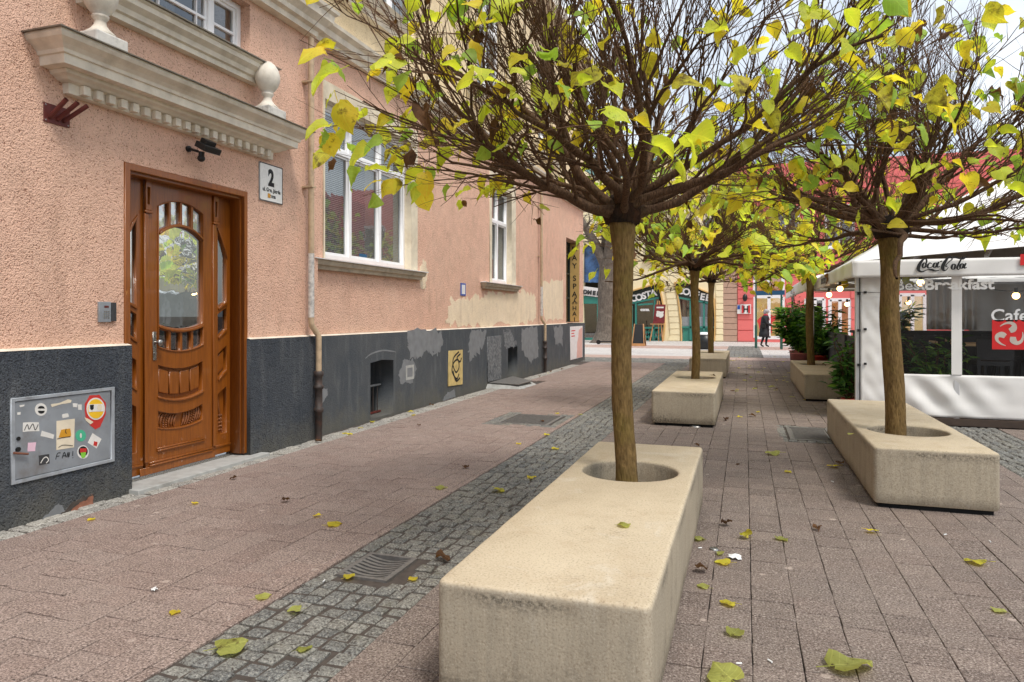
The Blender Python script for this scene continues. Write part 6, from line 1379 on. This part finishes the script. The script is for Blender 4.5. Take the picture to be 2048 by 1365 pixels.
def coat(t_):
    m = MB(); x, y = px_, py_; V = []; n = 20
    for z, rx, ry, ox in ((0.46, 0.21, 0.20, -0.02), (0.52, 0.225, 0.21, -0.02), (0.66, 0.22, 0.205, -0.01), (0.68, 0.205, 0.19, -0.01), (0.82, 0.21, 0.20, 0), (0.84, 0.195, 0.185, 0), (0.98, 0.195, 0.19, 0.005), (1.0, 0.18, 0.18, 0.005), (1.13, 0.18, 0.19, 0.015), (1.15, 0.17, 0.185, 0.015), (1.30, 0.175, 0.215, 0.03), (1.38, 0.14, 0.19, 0.04), (1.43, 0.085, 0.095, 0.055)):
        for k in range(n): V.append((x + ox + rx * math.cos(2 * PI * k / n), y + ry * math.sin(2 * PI * k / n), z))
    m.add(V, [(i * n + k, i * n + (k + 1) % n, (i + 1) * n + (k + 1) % n, (i + 1) * n + k) for i in range(12) for k in range(n)], True); m.build('coat', 'coat', t_)
    m = MB(); m.ball((x + 0.05, y, 1.43), (0.11, 0.11, 0.06), 14, 8); m.tube([(x + 0.12, y - 0.04, 1.42), (x + 0.17, y - 0.04, 1.3), (x + 0.19, y - 0.04, 1.2)], 0.035, 8); m.build('scarf', 'scarf', t_)
    m = MB(); m.ball((x + 0.085, y, 1.605), (0.112, 0.10, 0.105), 16, 10); m.ball((x + 0.03, y, 1.56), (0.08, 0.09, 0.10), 14, 8); m.build('hair', 'hair_grey', t_)
    m = MB(); m.tube([(x + 0.185, y, 1.585), (x + 0.215, y, 1.56)], [0.012, 0.016], 6); m.ball((x + 0.185, y - 0.035, 1.60), 0.012, 8, 5); m.ball((x + 0.185, y + 0.035, 1.60), 0.012, 8, 5); m.build('face', 'skin', t_)
    bag = MB(); bag.box((x - 0.16, y - 0.27, 0.86), (x + 0.05, y - 0.22, 1.06)); bevel(bag.build('shoulder_bag', 'black_plastic', t_), 0.02)
person('person', 'person in a long black padded coat and red scarf walking past the red building', J, EDG, [(0.0, 0.9, yes, 'coat'), (0.9, 1.45, lambda c: c.x < 0.30, 'coat'), (0.9, 2, yes, 'skin')], (px_, py_, 0), (coat,))
p2x, p2y = onZ(1222, 684)
def coat2(t_):
    m = MB(); V = []; n = 18
    for z, r in ((0.5, 0.22), (0.8, 0.23), (1.1, 0.21), (1.32, 0.23), (1.42, 0.12)):
        for k in range(n): V.append((p2x + r * math.cos(2 * PI * k / n), p2y + 0.85 * r * math.sin(2 * PI * k / n), z))
    m.add(V, [(i * n + k, i * n + (k + 1) % n, (i + 1) * n + (k + 1) % n, (i + 1) * n + k) for i in range(4) for k in range(n)], True); m.build('coat', 'coat', t_)
    m = MB(); m.ball((p2x + 0.08, p2y + 0.02, 1.61), (0.11, 0.105, 0.11), 14, 8); m.build('hair', 'timber', t_)
J2 = {k: ((v[0][0] * 0.5, v[0][1], v[0][2]), v[1]) for k, v in J.items()}
person('person', 'person in dark clothes half hidden behind the grey street tree', J2, EDG, [(0.0, 1.45, yes, 'coat'), (1.45, 2, yes, 'skin')], (p2x, p2y, 0), (coat2,))

# ================================================================== FALLEN LEAVES AND LITTER
rg = random.Random(99); used = {}
def fallen(u, v, size, mt, where, z=0.0, curl=False):
    x, y = onZ(u, v, z)
    if mt in ('leaf_green', 'leaf_lime'): mt = 'leaf_pale'
    cname = dict(leaf_pale='pale green', leaf_lime='lime green', leaf_yellow='yellow', leaf_green='green', leaf_blotched='blotched yellow', leaf_brown='dry brown')[mt]
    lab = ('curled ' if curl else '') + cname + ' fallen leaf ' + where
    me = leaf_mesh(mt, rg.choice(CURL if curl else FLAT), rg)
    o = bpy.data.objects.new('fallen_leaf', me); col.objects.link(o)
    a = rg.uniform(0, 2 * PI); dv = Vector((math.cos(a), math.sin(a), rg.uniform(-0.02, 0.1))); Mx = leaf_frame(Vector((0, 0, 0)), dv, Vector((rg.gauss(0, 0.12), rg.gauss(0, 0.12), 1)), size / 1.0)
    c = Mx @ Vector((0, 1.0, 0)); lo = min((Mx @ w.co).z for w in me.vertices)
    me.transform(Matrix.Translation((-c.x, -c.y, -lo + 0.001)) @ Mx); o.location = (x, y, z + 0.002)
    used[lab] = used.get(lab, 0) + 1; tag(o, lab, 'leaf', 'fallen leaves')
LG_, YE, GN, BL, BR = LEAFMATS
for a in [(1705, 1340, .17, LG_, 'lying large at the bottom right edge'), (1445, 1358, .14, GN, 'cut by the bottom edge right of the near planter'), (1472, 1270, .08, LG_, 'low right of the near planter'), (1455, 1210, .07, BL, 'right of the near planter, below the pair of pale leaves'),
          (1405, 1175, .06, LG_, 'close to the near planter side, below the brown one'), (1405, 1145, .07, BR, 'beside the near planter side', 0, True), (1445, 1128, .08, YE, 'next to the silver stud'), (1440, 1110, .05, LG_, 'touching the silver stud'), (1395, 1080, .08, GN, 'against the far right side of the near planter'),
          (1453, 1052, .07, BR, 'right of the near planter, alone on bare paving', 0, True), (1490, 1077, .08, BL, 'halfway between the two nearest planters', 0, True), (1565, 1081, .08, LG_, 'in the middle of the brick path'), (1635, 1062, .06, BR, 'with a long stalk in the middle of the brick path', 0, True), (1745, 1066, .07, YE, 'in front of the tent side planter'),
          (1950, 1128, .10, BL, 'on the open paving at lower right'), (1995, 1223, .06, LG_, 'near the right edge of the picture'), (1545, 910, .13, LG_, 'with dark tip between the two nearest planters'), (1665, 935, .09, YE, 'beside the tent side planter corner'), (1680, 930, .08, BR, 'against the tent side planter corner', 0, True), (1577, 945, .06, YE, 'on the path left of the tent side planter'),
          (1475, 930, .04, BR, 'just behind the near planter'), (1395, 893, .05, BR, 'at the back corner of the near planter', 0, True), (1250, 1053, .06, LG_, 'on top of the near planter', 0.456), (465, 1300, .12, LG_, 'with long stalk on the setts at the bottom'), (610, 1302, .06, LG_, 'small on the setts at the bottom'), (528, 1196, .07, GN, 'at the edge of the setts below the drain'),
          (588, 1225, .06, GN, 'on the setts below the drain'), (348, 1228, .05, YE, 'on the bricks at lower left'), (700, 1155, .06, YE, 'at the left corner of the storm drain'), (828, 1160, .05, YE, 'right of the storm drain'), (885, 1122, .08, BR, 'between the storm drain and the near planter', 0, True), (670, 1052, .09, YE, 'on the bricks above the storm drain'), (633, 1034, .05, YE, 'small on the bricks above the storm drain'),
          (883, 978, .09, GN, 'at the sett edge beside the near planter'), (1000, 984, .10, BL, 'on the setts beside the near planter'), (1065, 957, .08, YE, 'on the setts level with the planter hole'), (1112, 899, .08, YE, 'on the setts behind the near planter'), (932, 937, .07, BR, 'on the bricks left of the setts', 0, True), (1038, 889, .06, YE, 'on the bricks near the sett edge'), (1094, 871, .06, YE, 'on the setts below the access cover'),
          (1085, 844, .06, BR, 'on the access cover'), (1115, 828, .06, YE, 'behind the access cover'), (838, 853, .05, BR, 'on the bricks before the cellar window', 0, True), (466, 960, .05, BR, 'in front of the door step', 0, True), (572, 1005, .06, BR, 'on the bricks below the door', 0, True), (390, 1008, .05, YE, 'by the door step'), (184, 1040, .05, YE, 'under the broken plinth'), (722, 857, .06, YE, 'at the wall foot by the downpipe'),
          (745, 845, .07, BL, 'inside the cellar window'), (637, 885, .06, BR, 'at the foot of the downpipe', 0, True), (1160, 1040 - 210, .06, LG_, 'on the far setts'), (1440, 803, .06, LG_, 'right of the second planter'), (1475, 780, .06, YE, 'in the middle of the far path'), (1452, 842, .07, BR, 'right of the second planter corner', 0, True), (1505, 834, .08, BR, 'long in the middle of the path', 0, True), (1516, 825, .06, YE, 'in the middle of the path'),
          (1612, 801, .08, YE, 'at the corner of the far right planter'), (1585, 795, .07, LG_, 'left of the far right planter'), (1540, 775, .07, LG_, 'left of the far right planter side'), (1480, 835, .06, YE, 'beside the long brown one'), (1648, 732, .07, BR, 'on top of the far right planter', 0.456, True), (1427, 754, .07, BR, 'on top of the second planter', 0.456, True), (1900, 880, .07, LG_, 'at the foot of the tent side planter'), (1700, 870, .05, LG_, 'on top of the tent side planter', 0.456)]:
    fallen(*a)
for i in range(40):
    u, v = rg.uniform(1450, 1585), rg.uniform(708, 792); x, y = onZ(u, v); k = 'near the second planter' if y < 13.5 else 'before the laurels' if y < 16.8 else 'beside the farthest planter' if x < 0.1 else 'near the far laurels'
    fallen(u, v, rg.uniform(.05, .09), rg.choice([LG_, YE, BL, BR, BR, GN]), ('left on the path ' if x < 0.3 else 'right on the path ') + k)
for i in range(14):
    x = rg.uniform(-4.72, -4.5); y = rg.uniform(6, 19); o_ = rg.choice([YE, BR, BL]); d = depth(x, y); fallen(CX + F * (x * CS + y * SN) / d, HV + F * EYE / d, rg.uniform(.04, .07), o_, 'at the wall foot ' + ('before the first downpipe' if y < 7 else 'by the near cellar window' if y < 9.4 else 'below the vent hole' if y < 10.8 else 'below the yellow board' if y < 12.6 else 'by the cellar hatch' if y < 15.5 else 'near the far downpipe'), 0, o_ == BR)
for (u, v, lab) in ((1470, 1118, 'crumpled foil wrapper lying beside the near planter'), (308, 1182, 'crumpled white paper scrap on the bricks at lower left')):
    x, y = onZ(u, v); m = MB(); R0_ = random.Random(u); n = 5
    sc = 1.0 if u > 1000 else 0.45
    V = [(x + (i - 2) * 0.018 * sc + R0_.gauss(0, 0.004), y + (j - 2) * 0.016 * sc + R0_.gauss(0, 0.004), 0.006 + abs(R0_.gauss(0, 0.009)) * sc) for j in range(n) for i in range(n)]
    m.add(V, [(j * n + i, j * n + i + 1, (j + 1) * n + i + 1, (j + 1) * n + i) for j in range(n - 1) for i in range(n - 1)]); tag(m.build('litter', 'paper_white'), lab, 'litter')
for i, (u, v, wh) in enumerate([(1400, 1098, 'against the near planter side'), (1540, 1325, 'left of the large pale leaf at the bottom'), (1478, 1330, 'between the two bottom edge leaves'), (1395, 1000, 'at the back corner of the near planter'), (648, 1164, 'left of the storm drain'), (1665, 965, 'by the tent side planter'), (1890, 1071, 'in front of the tent side planter'), (1980, 1085, 'near the right edge')]):
    x, y = onZ(u, v); a = rg.uniform(0, PI); m = MB(); m.tube([(x - 0.012 * math.cos(a), y - 0.012 * math.sin(a), 0.006), (x + 0.012 * math.cos(a), y + 0.012 * math.sin(a), 0.006)], 0.004, 8); tag(m.build('cigarette_butt', 'paper_white'), 'white cigarette butt on the bricks ' + wh, 'cigarette butt', 'cigarette butts on the paving')
